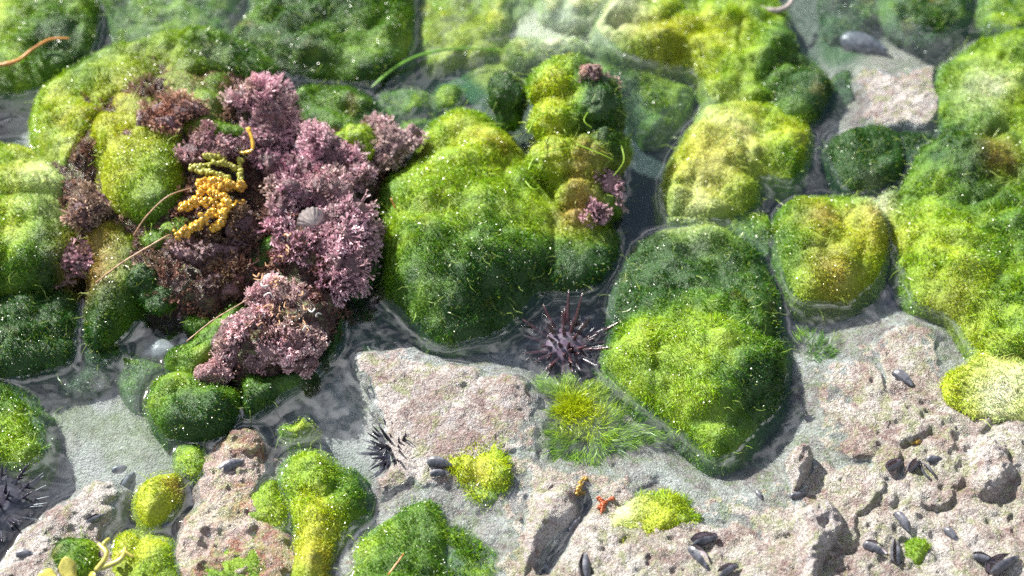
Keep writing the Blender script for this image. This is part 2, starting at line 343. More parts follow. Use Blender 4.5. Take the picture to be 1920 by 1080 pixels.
def water_material():
    m, nt, N, L, b = mat('water'); N.remove(b)
    at = node(nt, 'ShaderNodeAttribute', attribute_name='film')  # how much painted reflection and haze overlays the water
    tr = node(nt, 'ShaderNodeBsdfTransparent', i_Color=(.86, .93, .94, 1))
    gl = node(nt, 'ShaderNodeBsdfGlossy', i_Roughness=.04, i_Color=(1, 1, 1, 1))
    co = node(nt, 'ShaderNodeTexCoord').outputs['Object']
    bp = bump(nt, noise(nt, 60, 2, .5, co), .10, .004); L.new(bp, gl.inputs['Normal'])
    lw = node(nt, 'ShaderNodeLayerWeight', i_Blend=.5); L.new(bp, lw.inputs['Normal'])
    pw = node(nt, 'ShaderNodeMath', operation='POWER', i_1=5.0); L.new(lw.outputs['Facing'], pw.inputs[0])
    fr = node(nt, 'ShaderNodeMath', operation='MULTIPLY_ADD', i_1=.91, i_2=.09); L.new(pw.outputs[0], fr.inputs[0])
    m1 = node(nt, 'ShaderNodeMixShader'); L.new(fr.outputs[0], m1.inputs[0]); L.new(tr.outputs[0], m1.inputs[1]); L.new(gl.outputs[0], m1.inputs[2])
    df = node(nt, 'ShaderNodeBsdfDiffuse', i_Color=(.55, .62, .72, 1))
    m2 = node(nt, 'ShaderNodeMixShader'); L.new(at.outputs['Fac'], m2.inputs[0]); L.new(m1.outputs[0], m2.inputs[1]); L.new(df.outputs[0], m2.inputs[2])
    L.new(m2.outputs[0], N['Material Output'].inputs[0]); return m
M_WATER = water_material()

# ------------------------------------------------------------------ mounds: cushions of moss and rocks grown from outlines
MOUNDS = []
def mound(key, name, label, cat, pts, H, w=16, lobes=(), kind='moss', bias=0, zb=-16, puff=2.2, fl=2.6, dens=1.35, base_of=None, lift=.5, warp=2.4, group=None, **kw):
    pts = np.array(pts, float); sm = smooth_poly(pts, 5)
    nx = np.roll(sm, -1, 0) - np.roll(sm, 1, 0)
    area = np.sum(sm[:, 0] * np.roll(sm[:, 1], -1) - np.roll(sm[:, 0], -1) * sm[:, 1])
    nv = -nx[:, 0] * (1 if area > 0 else -1)        # image-up component of the outward normal (v grows down)
    nv = nv / (np.linalg.norm(nx, axis=1) + 1e-9)
    z = lift * H * np.clip(nv, 0, 1)
    poly = P(sm[:, 0], sm[:, 1], z)[:, :2]
    lb = []
    for (u, v, r, a) in lobes:
        q = P(u, v, H * .8 + a * .5); lb.append((q[0], q[1], r * PX, a))
    m = dict(key=key, name=name, label=label, cat=cat, poly=poly, H=H, w=w, lobes=lb, kind=kind, bias=bias, zb=zb, puff=puff, fl=fl, dens=dens, warp=warp, group=group,
             seed=len(MOUNDS) * 7 + 3, mn=poly.min(0) - 5, mx=poly.max(0) + 5, lo=kw.get('lo', None), kw=kw)
    MOUNDS.append(m); return m
def eval_mound(m, X, Y):
    s = m['seed']
    wx = X + m['warp'] * (1.5 * fbm(X, Y, 22, 4, s)); wy = Y + m['warp'] * (1.5 * fbm(X, Y, 22, 4, s + 1))
    d = sdist(m['poly'], wx, wy)
    t = np.clip(d / m['w'], 0, 1); e = m['kw'].get('prof', .36 if m['kind'] == 'moss' else .5)
    pr = (1 - (1 - t) ** 2) ** e
    z = m['zb'] + (m['H'] - m['zb']) * pr
    add = 0
    for (x, y, r, a) in m['lobes']:
        q = np.clip(1 - ((X - x) ** 2 + (Y - y) ** 2) / (r * r), 0, 1)
        add = add + a * q ** .75
    pf = m['puff']
    if m['kind'] == 'moss' or m['kind'] == 'coral':
        b1 = 3.4 * np.abs(fbm(X, Y, 24, 2, s + 2)) - .9; b2 = 3.0 * np.abs(fbm(X, Y, 9, 2, s + 4)) - .8
        add = add + pf * 1.15 * b1 + pf * .36 * b2 + .16 * (3 * np.abs(fbm(X, Y, 4, 2, s + 5)) - .7)
    else:
        add = add + pf * fbm(X, Y, 20, 4, s + 2) + pf * .5 * (1 - 2 * np.abs(fbm(X, Y, 9, 4, s + 3))) + .5 * fbm(X, Y, 3, 3, s + 6)
    return z + add * sstep(0, .6, t), d

# ---- rocks
RK = 'rock'
mound('slab', 'rock_slab', 'flat mottled pink-grey rock slab in the middle, between the sand channel and the fluffy tufts', 'rock',
      [(672, 668), (760, 655), (840, 662), (930, 680), (985, 690), (1010, 730), (1000, 790), (950, 850), (900, 905), (850, 912), (770, 930), (715, 940), (700, 900), (725, 870), (715, 800), (690, 740)], 2.8, 13, kind='rock', zb=-5, puff=1.8, warp=5, lift=.4,
      lobes=[(860, 690, 40, 2), (960, 730, 40, 2.5), (840, 800, 60, 1)])
mound('boulder', 'rock_boulder', 'long pale pink boulder beside the dark crevice at the bottom edge', 'rock',
      [(1000, 930), (1035, 905), (1080, 905), (1092, 940), (1078, 985), (1040, 1010), (1012, 1060), (1000, 1130), (960, 1130), (968, 1040), (982, 970)], 7, 12, kind='rock', zb=-4, puff=1.6, prof=.7, warp=2)
mound('redrock', 'rock_outcrop', 'low reddish-brown rock with yellow stains between the two small moss cushions at the bottom', 'rock',
      [(335, 850), (380, 830), (430, 800), (470, 795), (500, 830), (520, 860), (510, 920), (530, 960), (545, 1020), (560, 1120), (330, 1120), (300, 1000), (345, 940)], 1.2, 14, kind='rock', zb=-9, puff=3, warp=6, jag=1.5, lobes=[(450, 830, 40, 3), (400, 900, 40, 1.5), (440, 960, 50, 1.5)])
mound('paler', 'rock_ledge', 'pale beige rock ledge in the bottom left corner above the dark urchin water', 'rock',
      [(-60, 1130), (-30, 1060), (30, 1000), (90, 950), (150, 905), (200, 880), (232, 900), (225, 960), (215, 1000), (250, 1060), (260, 1130)], 2.2, 14, kind='rock', zb=-10, puff=2.4, warp=4, jag=1.5, lobes=[(120, 980, 50, 2)])
mound('pinkblock', 'rock_block', 'flat pink and rust coloured rock block beneath the shell at the top right', 'rock',
      [(1600, 145), (1612, 122), (1680, 130), (1745, 118), (1760, 150), (1745, 235), (1690, 240), (1600, 235), (1590, 180)], 1.0, 7, kind='rock', zb=-6, puff=1.8, warp=7)
mound('knob', 'jagged_rock', 'small jagged pale rock knob on the shelf, upper of the two knobs', 'rock',
      [(1480, 850), (1500, 835), (1525, 850), (1520, 880), (1500, 905), (1478, 895)], 10, 5, kind='rock', zb=-2, puff=2.2, warp=3.5, prof=.7, jag=2.5)
mound('ridge', 'rock_ridge', 'jagged brown-capped rock ridge at the bottom edge of the shelf', 'rock',
      [(1490, 950), (1530, 935), (1570, 950), (1580, 1000), (1560, 1060), (1550, 1130), (1500, 1130), (1480, 1040), (1470, 985)], 12, 8, kind='rock', zb=-2, puff=3, warp=4, prof=.7, jag=3)
mound('knobr', 'rock_lump', 'broad ochre rock lump right of the gaping mussels on the shelf', 'rock',
      [(1800, 860), (1850, 840), (1890, 860), (1890, 920), (1850, 950), (1805, 930)], 9, 9, kind='rock', zb=-2, puff=2.5, warp=4, prof=.8, jag=2)
mound('core', 'rock_core', 'dark rock mass under the purple coralline algae and green moss on the left', 'rock',
      [(80, 330), (120, 220), (220, 130), (400, 110), (520, 150), (570, 250), (700, 250), (780, 260), (740, 320), (690, 420), (650, 520), (640, 600), (570, 680), (460, 720), (420, 690), (480, 600), (470, 560), (400, 600), (330, 590), (250, 560), (150, 480), (110, 400)],
      15, 16, kind='dark', zb=-16, puff=5, warp=3, lobes=[(300, 230, 200, 10), (500, 220, 70, 10), (620, 300, 90, 4), (600, 420, 110, 9), (510, 640, 110, 6), (360, 390, 80, 4)])
# ---- moss cushions
G_ = 'moss cushions'
mound('A', 'moss_cushion', 'dark green moss cushion in the top left corner beneath the orange stem', 'moss', [(-60, -60), (120, -60), (190, -10), (195, 50), (175, 105), (130, 145), (60, 170), (0, 178), (-60, 170)], 9, 18, group=G_)
mound('B', 'moss_cushion', 'big dark green glistening moss cushion at the top, left of the green grass blade', 'moss', [(425, 60), (470, 15), (500, -60), (760, -60), (785, 40), (778, 95), (735, 135), (650, 150), (560, 145), (500, 125), (440, 95)], 11, 20, group=G_, bias=-.05)
mound('Cc', 'moss_cushion', 'low dark moss cushion behind the purple algae, just under the big top cushion', 'moss', [(545, 165), (600, 150), (660, 155), (705, 185), (725, 215), (700, 250), (640, 280), (560, 290), (520, 250)], 6, 15, group=G_, bias=-.1)
mound('D1', 'moss_mat', 'long bright green moss mat over the top of the left rock mass', 'moss', [(62, 250), (90, 200), (150, 150), (205, 118), (300, 98), (400, 84), (470, 105), (530, 150), (530, 190), (480, 175), (420, 175), (350, 190), (280, 215), (230, 250), (200, 280), (150, 320), (110, 330), (70, 300)], 24, 14, group=G_, zb=-14, lobes=[(380, 130, 60, 4), (120, 240, 70, 2)], fl=3, lift=.7, bias=.05)
mound('D2', 'moss_cushion', 'bright rounded moss dome left of the golden knobbly alga', 'moss', [(172, 300), (200, 265), (260, 262), (325, 272), (372, 305), (372, 350), (345, 388), (290, 403), (235, 402), (190, 375), (172, 340)], 33, 18, group=G_, zb=-6, fl=3, puff=1.2, lift=.75, bias=.1)
mound('D4', 'moss_cushion', 'thin yellow-green moss with pink patches on the crest of the left rock', 'moss', [(215, 225), (300, 190), (420, 180), (455, 200), (440, 260), (380, 285), (320, 275), (240, 270), (205, 260)], 28, 14, group=G_, zb=0, bias=.1, fl=2.0, puff=2.4, lift=.8, dens=.9, tint=(.36, .24, .15))
mound('D3', 'moss_cushion', 'shaggy pale green moss at the left edge above the round cushion', 'moss', [(-60, 300), (40, 275), (110, 310), (165, 340), (170, 375), (120, 400), (50, 395), (-60, 400)], 12, 14, group=G_, fl=4, bias=.15, dens=1.0)
mound('E', 'moss_cushion', 'rounded bright moss cushion overhanging dark water at the left edge', 'moss', [(-60, 390), (50, 388), (120, 392), (150, 425), (156, 475), (135, 515), (60, 535), (0, 540), (-60, 540)], 22, 20, group=G_, fl=3.5, zb=-10, puff=1.5)
mound('F', 'moss_cushion', 'dark shaded moss cushion directly under the overhanging left cushion', 'moss', [(-60, 545), (60, 542), (148, 545), (163, 590), (150, 640), (125, 680), (60, 700), (-60, 705)], 8, 16, group=G_, bias=-.25, fl=3)  # bias deepens the green as painted shade from the cushion above
mound('Gg', 'moss_cushion', 'olive moss cushion at the left edge beside the pale sand', 'moss', [(-60, 705), (40, 715), (85, 760), (98, 810), (88, 850), (55, 878), (0, 882), (-60, 885)], 4, 14, group=G_, bias=.0, fl=3, puff=1.5)
mound('Hh', 'moss_cushion', 'tall moss column with a tan top below the mossy dome on the left', 'moss', [(152, 430), (165, 395), (215, 385), (260, 420), (290, 470), (300, 520), (270, 580), (220, 625), (180, 650), (160, 630), (165, 560), (160, 500)], 17, 13, group=G_, fl=3, bias=.05, lift=.4, puff=2)
mound('I2', 'moss_cushion', 'small submerged olive moss lump beside the white pebble', 'moss', [(205, 660), (250, 650), (290, 660), (310, 690), (270, 740), (245, 755), (215, 720)], -1.0, 9, group=G_, fl=1.6, bias=0, puff=1.2)
mound('I', 'moss_cushion', 'glistening bright moss cushion at the lower left tip of the purple algae', 'moss', [(268, 760), (290, 715), (340, 690), (385, 700), (420, 720), (455, 735), (455, 780), (410, 818), (340, 828), (290, 812)], 12, 15, group=G_, zb=-14, lobes=[(415, 765, 40, 3)], fl=2)
mound('I3', 'moss_cushion', 'dark wet moss skirt hugging the water edge under the purple algae', 'moss', [(440, 745), (470, 690), (540, 690), (610, 640), (640, 560), (658, 590), (645, 650), (600, 700), (540, 745), (460, 790)], 4, 9, group=G_, bias=-.25, fl=2)
mound('I4', 'moss_cushion', 'narrow green moss strip between the small water gap and the pink clump', 'moss', [(300, 680), (360, 640), (400, 600), (450, 575), (480, 590), (440, 640), (400, 690), (350, 710)], 12, 10, group=G_, bias=-.05, fl=2)
mound('J', 'moss_cushion', 'largest central moss cushion, bright on top with shade painted on its lower side', 'moss',
      [(690, 400), (700, 350), (740, 300), (790, 235), (850, 195), (920, 208), (970, 250), (1000, 300), (1060, 340), (1120, 390), (1165, 430), (1178, 480), (1150, 520), (1100, 545), (1030, 552), (985, 590), (930, 620), (870, 640), (820, 642), (765, 612), (722, 565), (708, 500), (700, 440)], 10, 26, group=G_,
      lobes=[(850, 420, 190, 12), (870, 260, 90, 6), (940, 275, 50, 6), (745, 350, 60, 2), (820, 540, 120, 3)], fl=3.0, lift=.7, puff=1.8)
mound('M1', 'moss_mat', 'wide yellow-green glittering moss mat at the top right of centre', 'moss', [(1110, 40), (1160, -10), (1220, -60), (1400, -60), (1480, 20), (1512, 85), (1555, 140), (1555, 195), (1500, 215), (1400, 200), (1320, 185), (1300, 135), (1240, 130), (1170, 110), (1120, 80)], 6, 18, group=G_, bias=.08, puff=3.6, fl=2.4, lobes=[(1350, 100, 110, 3), (1200, 60, 70, 2)])
mound('Y7', 'moss_cushion', 'dark wet half-sunken moss between the top mat and the central channel', 'moss', [(1060, 105), (1110, 90), (1180, 115), (1250, 135), (1300, 150), (1290, 200), (1250, 235), (1215, 240), (1185, 200), (1150, 160), (1100, 140)], .8, 12, group=G_, bias=-.1, puff=2.2)
mound('Y8', 'moss_cushion', 'bright yellow moss hump under shallow water at the top centre', 'moss', [(935, 85), (960, 60), (1030, 55), (1090, 60), (1100, 90), (1040, 105), (980, 118), (940, 105)], .8, 12, group=G_, bias=.4, puff=1.5)
mound('Y9', 'moss_cushion', 'grey-green submerged moss in the shallows behind the central cushion', 'moss', [(690, 262), (720, 225), (790, 205), (830, 205), (800, 240), (760, 285), (715, 310)], -1.2, 11, group=G_, bias=.1, puff=1.5)
mound('Y10', 'moss_mat', 'pale sunlit moss mat cut off by the top edge at the centre', 'moss', [(1000, -60), (1200, -70), (1170, 0), (1110, 35), (1050, 40), (1000, 15)], 1.2, 14, group=G_, bias=.35, puff=2)
mound('K1', 'moss_carpet', 'thin green moss carpet joining the cushions right of the centre channel', 'moss', [(1240, 400), (1300, 395), (1400, 385), (1450, 400), (1470, 450), (1440, 480), (1380, 440), (1300, 425), (1250, 425)], 1.0, 8, group=G_, bias=.15, puff=1.6, fl=2)
mound('K2', 'moss_carpet', 'low wet moss between the two-tiered cushion and the big right mat', 'moss', [(1640, 370), (1690, 350), (1720, 400), (1710, 500), (1680, 500), (1665, 440)], 3, 7, group=G_, bias=.15, puff=1.6, fl=2)
mound('K3', 'moss_carpet', 'half-sunken moss shelf between the top left cushions', 'moss', [(180, -60), (440, -60), (440, 60), (480, 110), (420, 100), (300, 100), (210, 110), (190, 60)], -1.5, 12, group=G_, bias=.05, puff=2.2, fl=2.4)
mound('K4', 'moss_carpet', 'submerged green moss sheet at the top between two cushions', 'moss', [(770, 20), (800, -60), (860, -60), (960, -20), (960, 70), (900, 90), (830, 120), (785, 110)], -1.2, 12, group=G_, bias=.35, puff=1.8, fl=2.4)
mound('K5', 'moss_carpet', 'pale algae fringe below the dark left cushions, beside the sand', 'moss', [(150, 640), (220, 640), (290, 620), (330, 610), (310, 660), (250, 655), (205, 690), (165, 690)], -1, 7, group=G_, bias=.0, puff=1.6, fl=2)
mound('K6', 'moss_carpet', 'low green moss at the right of the dark cushion behind the purple algae', 'moss', [(700, 170), (740, 150), (800, 150), (810, 190), (770, 220), (720, 230)], -1.2, 9, group=G_, bias=.05, puff=1.8, fl=2)
mound('K7', 'moss_carpet', 'dark moss around the foot of the pink block at the upper right', 'moss', [(1560, 130), (1590, 120), (1610, 150), (1600, 220), (1570, 225), (1545, 180)], -1.5, 7, group=G_, bias=.0, puff=1.4, fl=2)
mound('Y11', 'moss_cushion', 'small brown-green half-sunken moss patch by the dark left cushion', 'moss', [(98, 700), (140, 665), (195, 655), (215, 690), (190, 725), (125, 735)], -.8, 9, group=G_, bias=-.05, puff=1.8, fl=1.8)
mound('M2', 'moss_mat', 'thick yellow moss mat right of the dark central channel', 'moss', [(1255, 290), (1290, 240), (1325, 190), (1400, 185), (1480, 205), (1525, 230), (1530, 290), (1500, 338), (1440, 335), (1430, 380), (1380, 412), (1300, 415), (1245, 405), (1232, 345)], 8, 16, group=G_, bias=.1, puff=3.2, lobes=[(1480, 270, 55, 5), (1340, 270, 90, 3)])
mound('M3', 'moss_cushion', 'small dark green bump on the right end of the top moss mat', 'moss', [(1430, 200), (1450, 150), (1510, 135), (1560, 160), (1558, 200), (1520, 225), (1460, 225)], 9, 12, group=G_, bias=-.2, puff=1.2)
mound('Nn', 'moss_cushion', 'round dark green wet moss cushion alone left of the big right mat', 'moss', [(1542, 290), (1565, 248), (1620, 228), (1680, 240), (1705, 285), (1690, 335), (1630, 362), (1575, 352)], 8, 15, group=G_, bias=-.15, puff=1.3)
mound('N2', 'moss_cushion', 'half-sunken moss tucked between the round dark cushion and the right mat', 'moss', [(1660, 250), (1720, 235), (1770, 245), (1740, 290), (1700, 330), (1680, 320)], 1.0, 9, group=G_, bias=-.1, puff=1)
mound('Pp', 'moss_cushion', 'two-tiered olive moss cushion with rusty tinges right of centre', 'moss', [(1437, 410), (1460, 382), (1500, 368), (1600, 366), (1655, 385), (1682, 440), (1672, 505), (1625, 558), (1565, 572), (1500, 560), (1460, 520), (1440, 465)], 9, 18, group=G_, lobes=[(1510, 412, 75, 8), (1550, 500, 85, 4), (1630, 430, 50, 2)], bias=.1)
mound('Q', 'moss_cushion', 'large moss cushion right of the urchin, bright on its left slope', 'moss', [(1112, 670), (1140, 610), (1132, 555), (1160, 490), (1205, 440), (1265, 418), (1345, 415), (1420, 450), (1450, 500), (1462, 560), (1470, 620), (1484, 680), (1472, 760), (1425, 825), (1345, 865), (1285, 830), (1205, 760), (1130, 705)], 9, 24, group=G_,
      lobes=[(1310, 640, 150, 8), (1190, 640, 70, 3), (1330, 770, 70, 3), (1420, 580, 50, 2)], fl=2.8, puff=2.4)
mound('Oo', 'moss_mat', 'huge bright moss mat filling the right edge', 'moss', [(1745, 200), (1752, 130), (1800, 85), (1860, 65), (2060, 50), (2120, 400), (2060, 760), (1950, 710), (1860, 690), (1820, 650), (1770, 590), (1712, 560), (1682, 500), (1662, 440), (1665, 360), (1700, 305), (1750, 255)], 10, 22, group=G_,
      lobes=[(1800, 300, 95, 9), (1780, 450, 110, 4), (1880, 170, 90, 3), (1870, 560, 120, 4), (1900, 390, 80, 3)], fl=3.0, bias=.1, puff=2.6)
mound('Ww', 'moss_cushion', 'glaring yellow-white moss patch on the shelf at the right edge', 'moss', [(1765, 725), (1800, 690), (1860, 672), (1960, 690), (2040, 740), (2030, 800), (1930, 800), (1850, 785), (1790, 760)], 8, 12, group=G_, bias=.4, zb=-2, puff=2.2, fl=3, warp=4)
mound('Rr', 'moss_cushion', 'small yellow-green moss cushion beside the reddish rock at the lower left', 'moss', [(240, 965), (248, 915), (290, 882), (335, 880), (345, 905), (335, 950), (300, 985), (262, 995)], 7, 11, group=G_, bias=.35, puff=1, fl=2)
mound('Ss', 'moss_cushion', 'tall narrow moss cushion with an orange-yellow foot at the bottom edge', 'moss', [(508, 900), (520, 855), (560, 835), (620, 845), (685, 880), (708, 925), (705, 970), (670, 1000), (640, 1040), (620, 1130), (530, 1130), (540, 1010), (515, 950)], 6, 17, group=G_, bias=.0, lobes=[(570, 880, 60, 2), (590, 1030, 50, 3)])
mound('Tt', 'moss_cushion', 'green glistening moss cushion at the bottom edge with a curved water rim', 'moss', [(642, 1060), (670, 1000), (730, 955), (790, 930), (830, 942), (852, 985), (862, 1050), (868, 1140), (640, 1140)], 5, 15, group=G_, bias=.05, warp=1.3)
mound('T2', 'moss_cushion', 'submerged soft green moss to the right of the bottom cushion', 'moss', [(825, 1000), (870, 985), (920, 1010), (940, 1050), (930, 1130), (840, 1130)], 1.5, 14, group=G_, bias=.1, fl=4, dens=1.1, zb=-9)
mound('Uu', 'moss_cushion', 'fresh green moss tuft behind the yellow leaf algae at the bottom left', 'moss', [(90, 1060), (105, 1030), (140, 1012), (185, 1015), (190, 1050), (160, 1085), (110, 1090)], 8, 8, group=G_, bias=.05, zb=-8, puff=1)
mound('U2', 'moss_cushion', 'mixed lime moss along the bottom edge right of the yellow leaf algae', 'moss', [(195, 1030), (230, 990), (290, 990), (340, 1010), (350, 1060), (340, 1130), (200, 1130)], 5, 12, group=G_, bias=.35, puff=1.5)
mound('V2', 'moss_cushion', 'patchy olive moss film on the reddish rock at the bottom', 'moss', [(350, 1060), (400, 1010), (470, 980), (520, 1000), (530, 1060), (520, 1130), (350, 1130)], 2.6, 11, group=G_, bias=.05, puff=2, dens=.8)
mound('V3', 'moss_cushion', 'small olive moss film on the top of the reddish rock', 'moss', [(325, 850), (345, 828), (375, 835), (385, 865), (365, 900), (340, 890)], 3.5, 7, group=G_, bias=.1, puff=1.5, zb=-4, dens=.8)
mound('V4', 'moss_cushion', 'yellow-green moss stain on the right flank of the reddish rock', 'moss', [(455, 985), (480, 930), (520, 900), (535, 950), (530, 1010), (480, 1020)], 2.4, 8, group=G_, bias=.2, puff=2, zb=-4, dens=.7, warp=5)
mound('X1', 'moss_cushion', 'small pair of green moss bumps in shallow water below the purple algae', 'moss', [(512, 800), (530, 780), (560, 780), (575, 762), (590, 780), (600, 800), (570, 825), (530, 820)], 1.6, 8, group=G_, bias=.15, puff=1.2, fl=1.5)
mound('Y1', 'moss_cushion', 'blurred green moss at the top right beyond the shell', 'moss', [(1650, -20), (1780, -60), (1830, -20), (1820, 40), (1770, 80), (1700, 60), (1660, 40)], 2, 14, group=G_, bias=-.1)
mound('Y2', 'moss_cushion', 'dark submerged moss at the top edge above the purple shell', 'moss', [(1545, -30), (1640, -50), (1650, 20), (1620, 60), (1565, 70), (1545, 30)], -2, 12, group=G_, bias=-.15)
mound('Y3', 'moss_cushion', 'pale yellow-green moss in the top right corner', 'moss', [(1820, 10), (1860, -40), (2000, -60), (2020, 20), (1900, 60), (1840, 50)], 3, 14, group=G_, bias=.35)
mound('Y4', 'moss_cushion', 'submerged yellow-green moss at the top centre under still water', 'moss', [(800, 60), (830, -40), (990, -60), (1010, 10), (960, 50), (940, 100), (860, 110)], -3, 16, group=G_, bias=.35, puff=1.2)
mound('Y5', 'moss_cushion', 'small dark moss bump poking from the pool left of the dark green ball', 'moss', [(805, 185), (815, 155), (845, 145), (872, 155), (880, 190), (850, 205), (815, 205)], 3, 8, group=G_, bias=-.15, puff=1)
mound('Y6', 'moss_cushion', 'dark moss bump between the yellow-green column and the channel', 'moss', [(1140, 330), (1165, 300), (1180, 330), (1180, 360), (1155, 372), (1140, 360)], 4, 7, group=G_, bias=-.3, puff=1)
mound('Z1', 'moss_cushion', 'sunlit fluffy moss tuft on the lower edge of the rock slab', 'moss', [(835, 840), (870, 820), (915, 800), (950, 830), (965, 890), (945, 930), (890, 938), (862, 905), (820, 870)], 4.5, 10, group=G_, bias=.1, fl=4, zb=-4, dens=.9, puff=2.4, warp=5, prof=.8)
mound('Z2', 'moss_cushion', 'yellow fluffy moss patch at the bottom between boulder and mussels', 'moss', [(1112, 985), (1150, 955), (1200, 925), (1270, 928), (1310, 950), (1300, 995), (1250, 1020), (1215, 1040), (1200, 1090), (1140, 1090), (1165, 1030), (1130, 1010)], 6.5, 11, group=G_, bias=.1, fl=4, zb=-1, dens=.9, puff=2.4, warp=4, prof=.8)
mound('Z4', 'moss_cushion', 'tiny lime moss tuft low on the shelf near the bottom right mussels', 'moss', [(1685, 1030), (1710, 1012), (1740, 1025), (1735, 1055), (1700, 1060)], 7, 5, group=G_, bias=.2, zb=-2, puff=1, fl=2, warp=.8)
# neighbours just outside the frame
for i, (u, v, r) in enumerate([(-220, 120, 130), (-200, 700, 120), (2200, 250, 150), (2180, 900, 120), (300, -180, 130), (900, -200, 150), (1400, -180, 150), (1900, -220, 130), (400, 1240, 110), (750, 1280, 100), (-180, 1100, 110)]):
    a = np.arange(9) / 9 * 2 * math.pi; rr = r * (1 + .25 * rng.normal(size=9) * .6)
    mound('S%d' % i, 'moss_cushion', None, 'moss', np.stack([u + rr * np.cos(a), v + rr * .8 * np.sin(a)], 1), 6 + 3 * (i % 3), 18, group='moss cushions outside the picture', dens=.6)

# raster of the tops, used for culling, placing things and for the water's edge
GX = np.arange(-350, 351, 1.0); GY = np.arange(-220, 290, 1.0)
gx, gy = np.meshgrid(GX, GY, indexing='ij')
BED = bedz(gx, gy)
top1 = BED.copy(); top2 = np.full_like(BED, -50.); idx = np.full(BED.shape, -1)
for i, m in enumerate(MOUNDS):
    i0, i1 = np.clip(np.searchsorted(GX, [m['mn'][0], m['mx'][0]]), 0, len(GX)); j0, j1 = np.clip(np.searchsorted(GY, [m['mn'][1], m['mx'][1]]), 0, len(GY))
    if i1 <= i0 or j1 <= j0: continue
    s = (slice(i0, i1), slice(j0, j1)); z, d = eval_mound(m, gx[s], gy[s]); z = np.where(d > 0, z, -99)
    a, b, c = top1[s], top2[s], idx[s]
    hi = z > a
    top2[s] = np.where(hi, a, np.maximum(b, z)); top1[s] = np.where(hi, z, a); idx[s] = np.where(hi, i, c)
def rast(x, y):
    i = np.clip(np.round(x - GX[0]).astype(int), 0, len(GX) - 1); j = np.clip(np.round(y - GY[0]).astype(int), 0, len(GY) - 1)
    return i, j
def ground(x, y):
    i, j = rast(np.asarray(x), np.asarray(y)); return top1[i, j]
def hit(u, v):
    """first surface the sight line through u,v meets"""
    zs = np.arange(70, -30, -.25); p = P(np.full(len(zs), float(u)), np.full(len(zs), float(v)), zs)
    g = ground(p[:, 0], p[:, 1]); k = np.argmax(g >= zs); return p[k]

def grid_mesh(X, Y, Z, keep=None):
    ni, nj = X.shape; id_ = np.arange(ni * nj).reshape(ni, nj)
    q = np.stack([id_[:-1, :-1], id_[1:, :-1], id_[1:, 1:], id_[:-1, 1:]], -1).reshape(-1, 4)
    V = np.stack([X, Y, Z], -1).reshape(-1, 3)
    if keep is not None:
        k = keep.ravel(); q = q[k[q].any(1)]
        used = np.zeros(len(V), bool); used[q.ravel()] = True; rm = np.cumsum(used) - 1
        V = V[used]; q = rm[q]
    return V, q
def sample_quads(V, q, dens):
    a, b, c, d = (V[q[:, k]] for k in range(4))
    nn = np.cross(c - a, d - b); ar = np.linalg.norm(nn, axis=1) / 2
    n = rng.poisson(ar * dens); k = np.repeat(np.arange(len(q)), n)
    s, t = rng.random((2, len(k), 1))
    p = (a[k] * (1 - s) + b[k] * s) * (1 - t) + (d[k] * (1 - s) + c[k] * s) * t
    return p, nrm(nn)[k]
def wet(p, n, c, frac=.30):
    k = rng.random(len(p)) < frac * np.clip(.6 + 5 * fbm3(p, 8, 3, 191), .02, 2.4); p, n, c = p[k], n[k], c[k]; m = len(p)
    nn = nrm(n * .5 + np.array([0, 0, .45]) + .42 * rng.normal(size=(m, 3))); a = nrm(np.cross(nn, rdir(m))); b = np.cross(nn, a)
    r = rng.uniform(.12, .33, (m, 1)); o = p + n * rng.uniform(.8, 2.0, (m, 1))
    V = np.stack([o + a * r, o + b * r, o - a * r, o - b * r], 1).reshape(-1, 3)
    return V, np.arange(m * 4).reshape(-1, 4), None, np.repeat(c, 4, 0), 2, False
def threads(p, n, lift, bias, frac=.0035):
    k = rng.random(len(p)) < frac; p, n = p[k], n[k]; N = len(p)
    if N == 0: return np.zeros((3, 3)), None, np.array([[0, 1, 2]]), np.zeros(3), 1, False
    d = nrm(rdir(N) + .8 * n); P_ = [p + n * 1.2]
    for k in range(6):
        d = nrm(d + .55 * rdir(N) - np.array([0, 0, .18]) + .10 * n); P_.append(P_[-1] + d * rng.uniform(.8, 1.7, (N, 1)))
    Vs = []
    for k in range(7):
        s_ = nrm(np.cross(d, n + .01)) * (.16 - .015 * k); Vs += [P_[k] - s_, P_[k] + s_]
    V = np.stack(Vs, 1).reshape(-1, 3); b = np.arange(N)[:, None] * 14
    q = np.concatenate([b + np.array([2 * k, 2 * k + 1, 2 * k + 3, 2 * k + 2]) for k in range(6)])
    c = moss_col(p[:, 0], p[:, 1], bias, lift) * .5 + np.array([.42, .55, .12]) * .5
    return V, q, None, np.repeat(c, 14, 0), 1, False
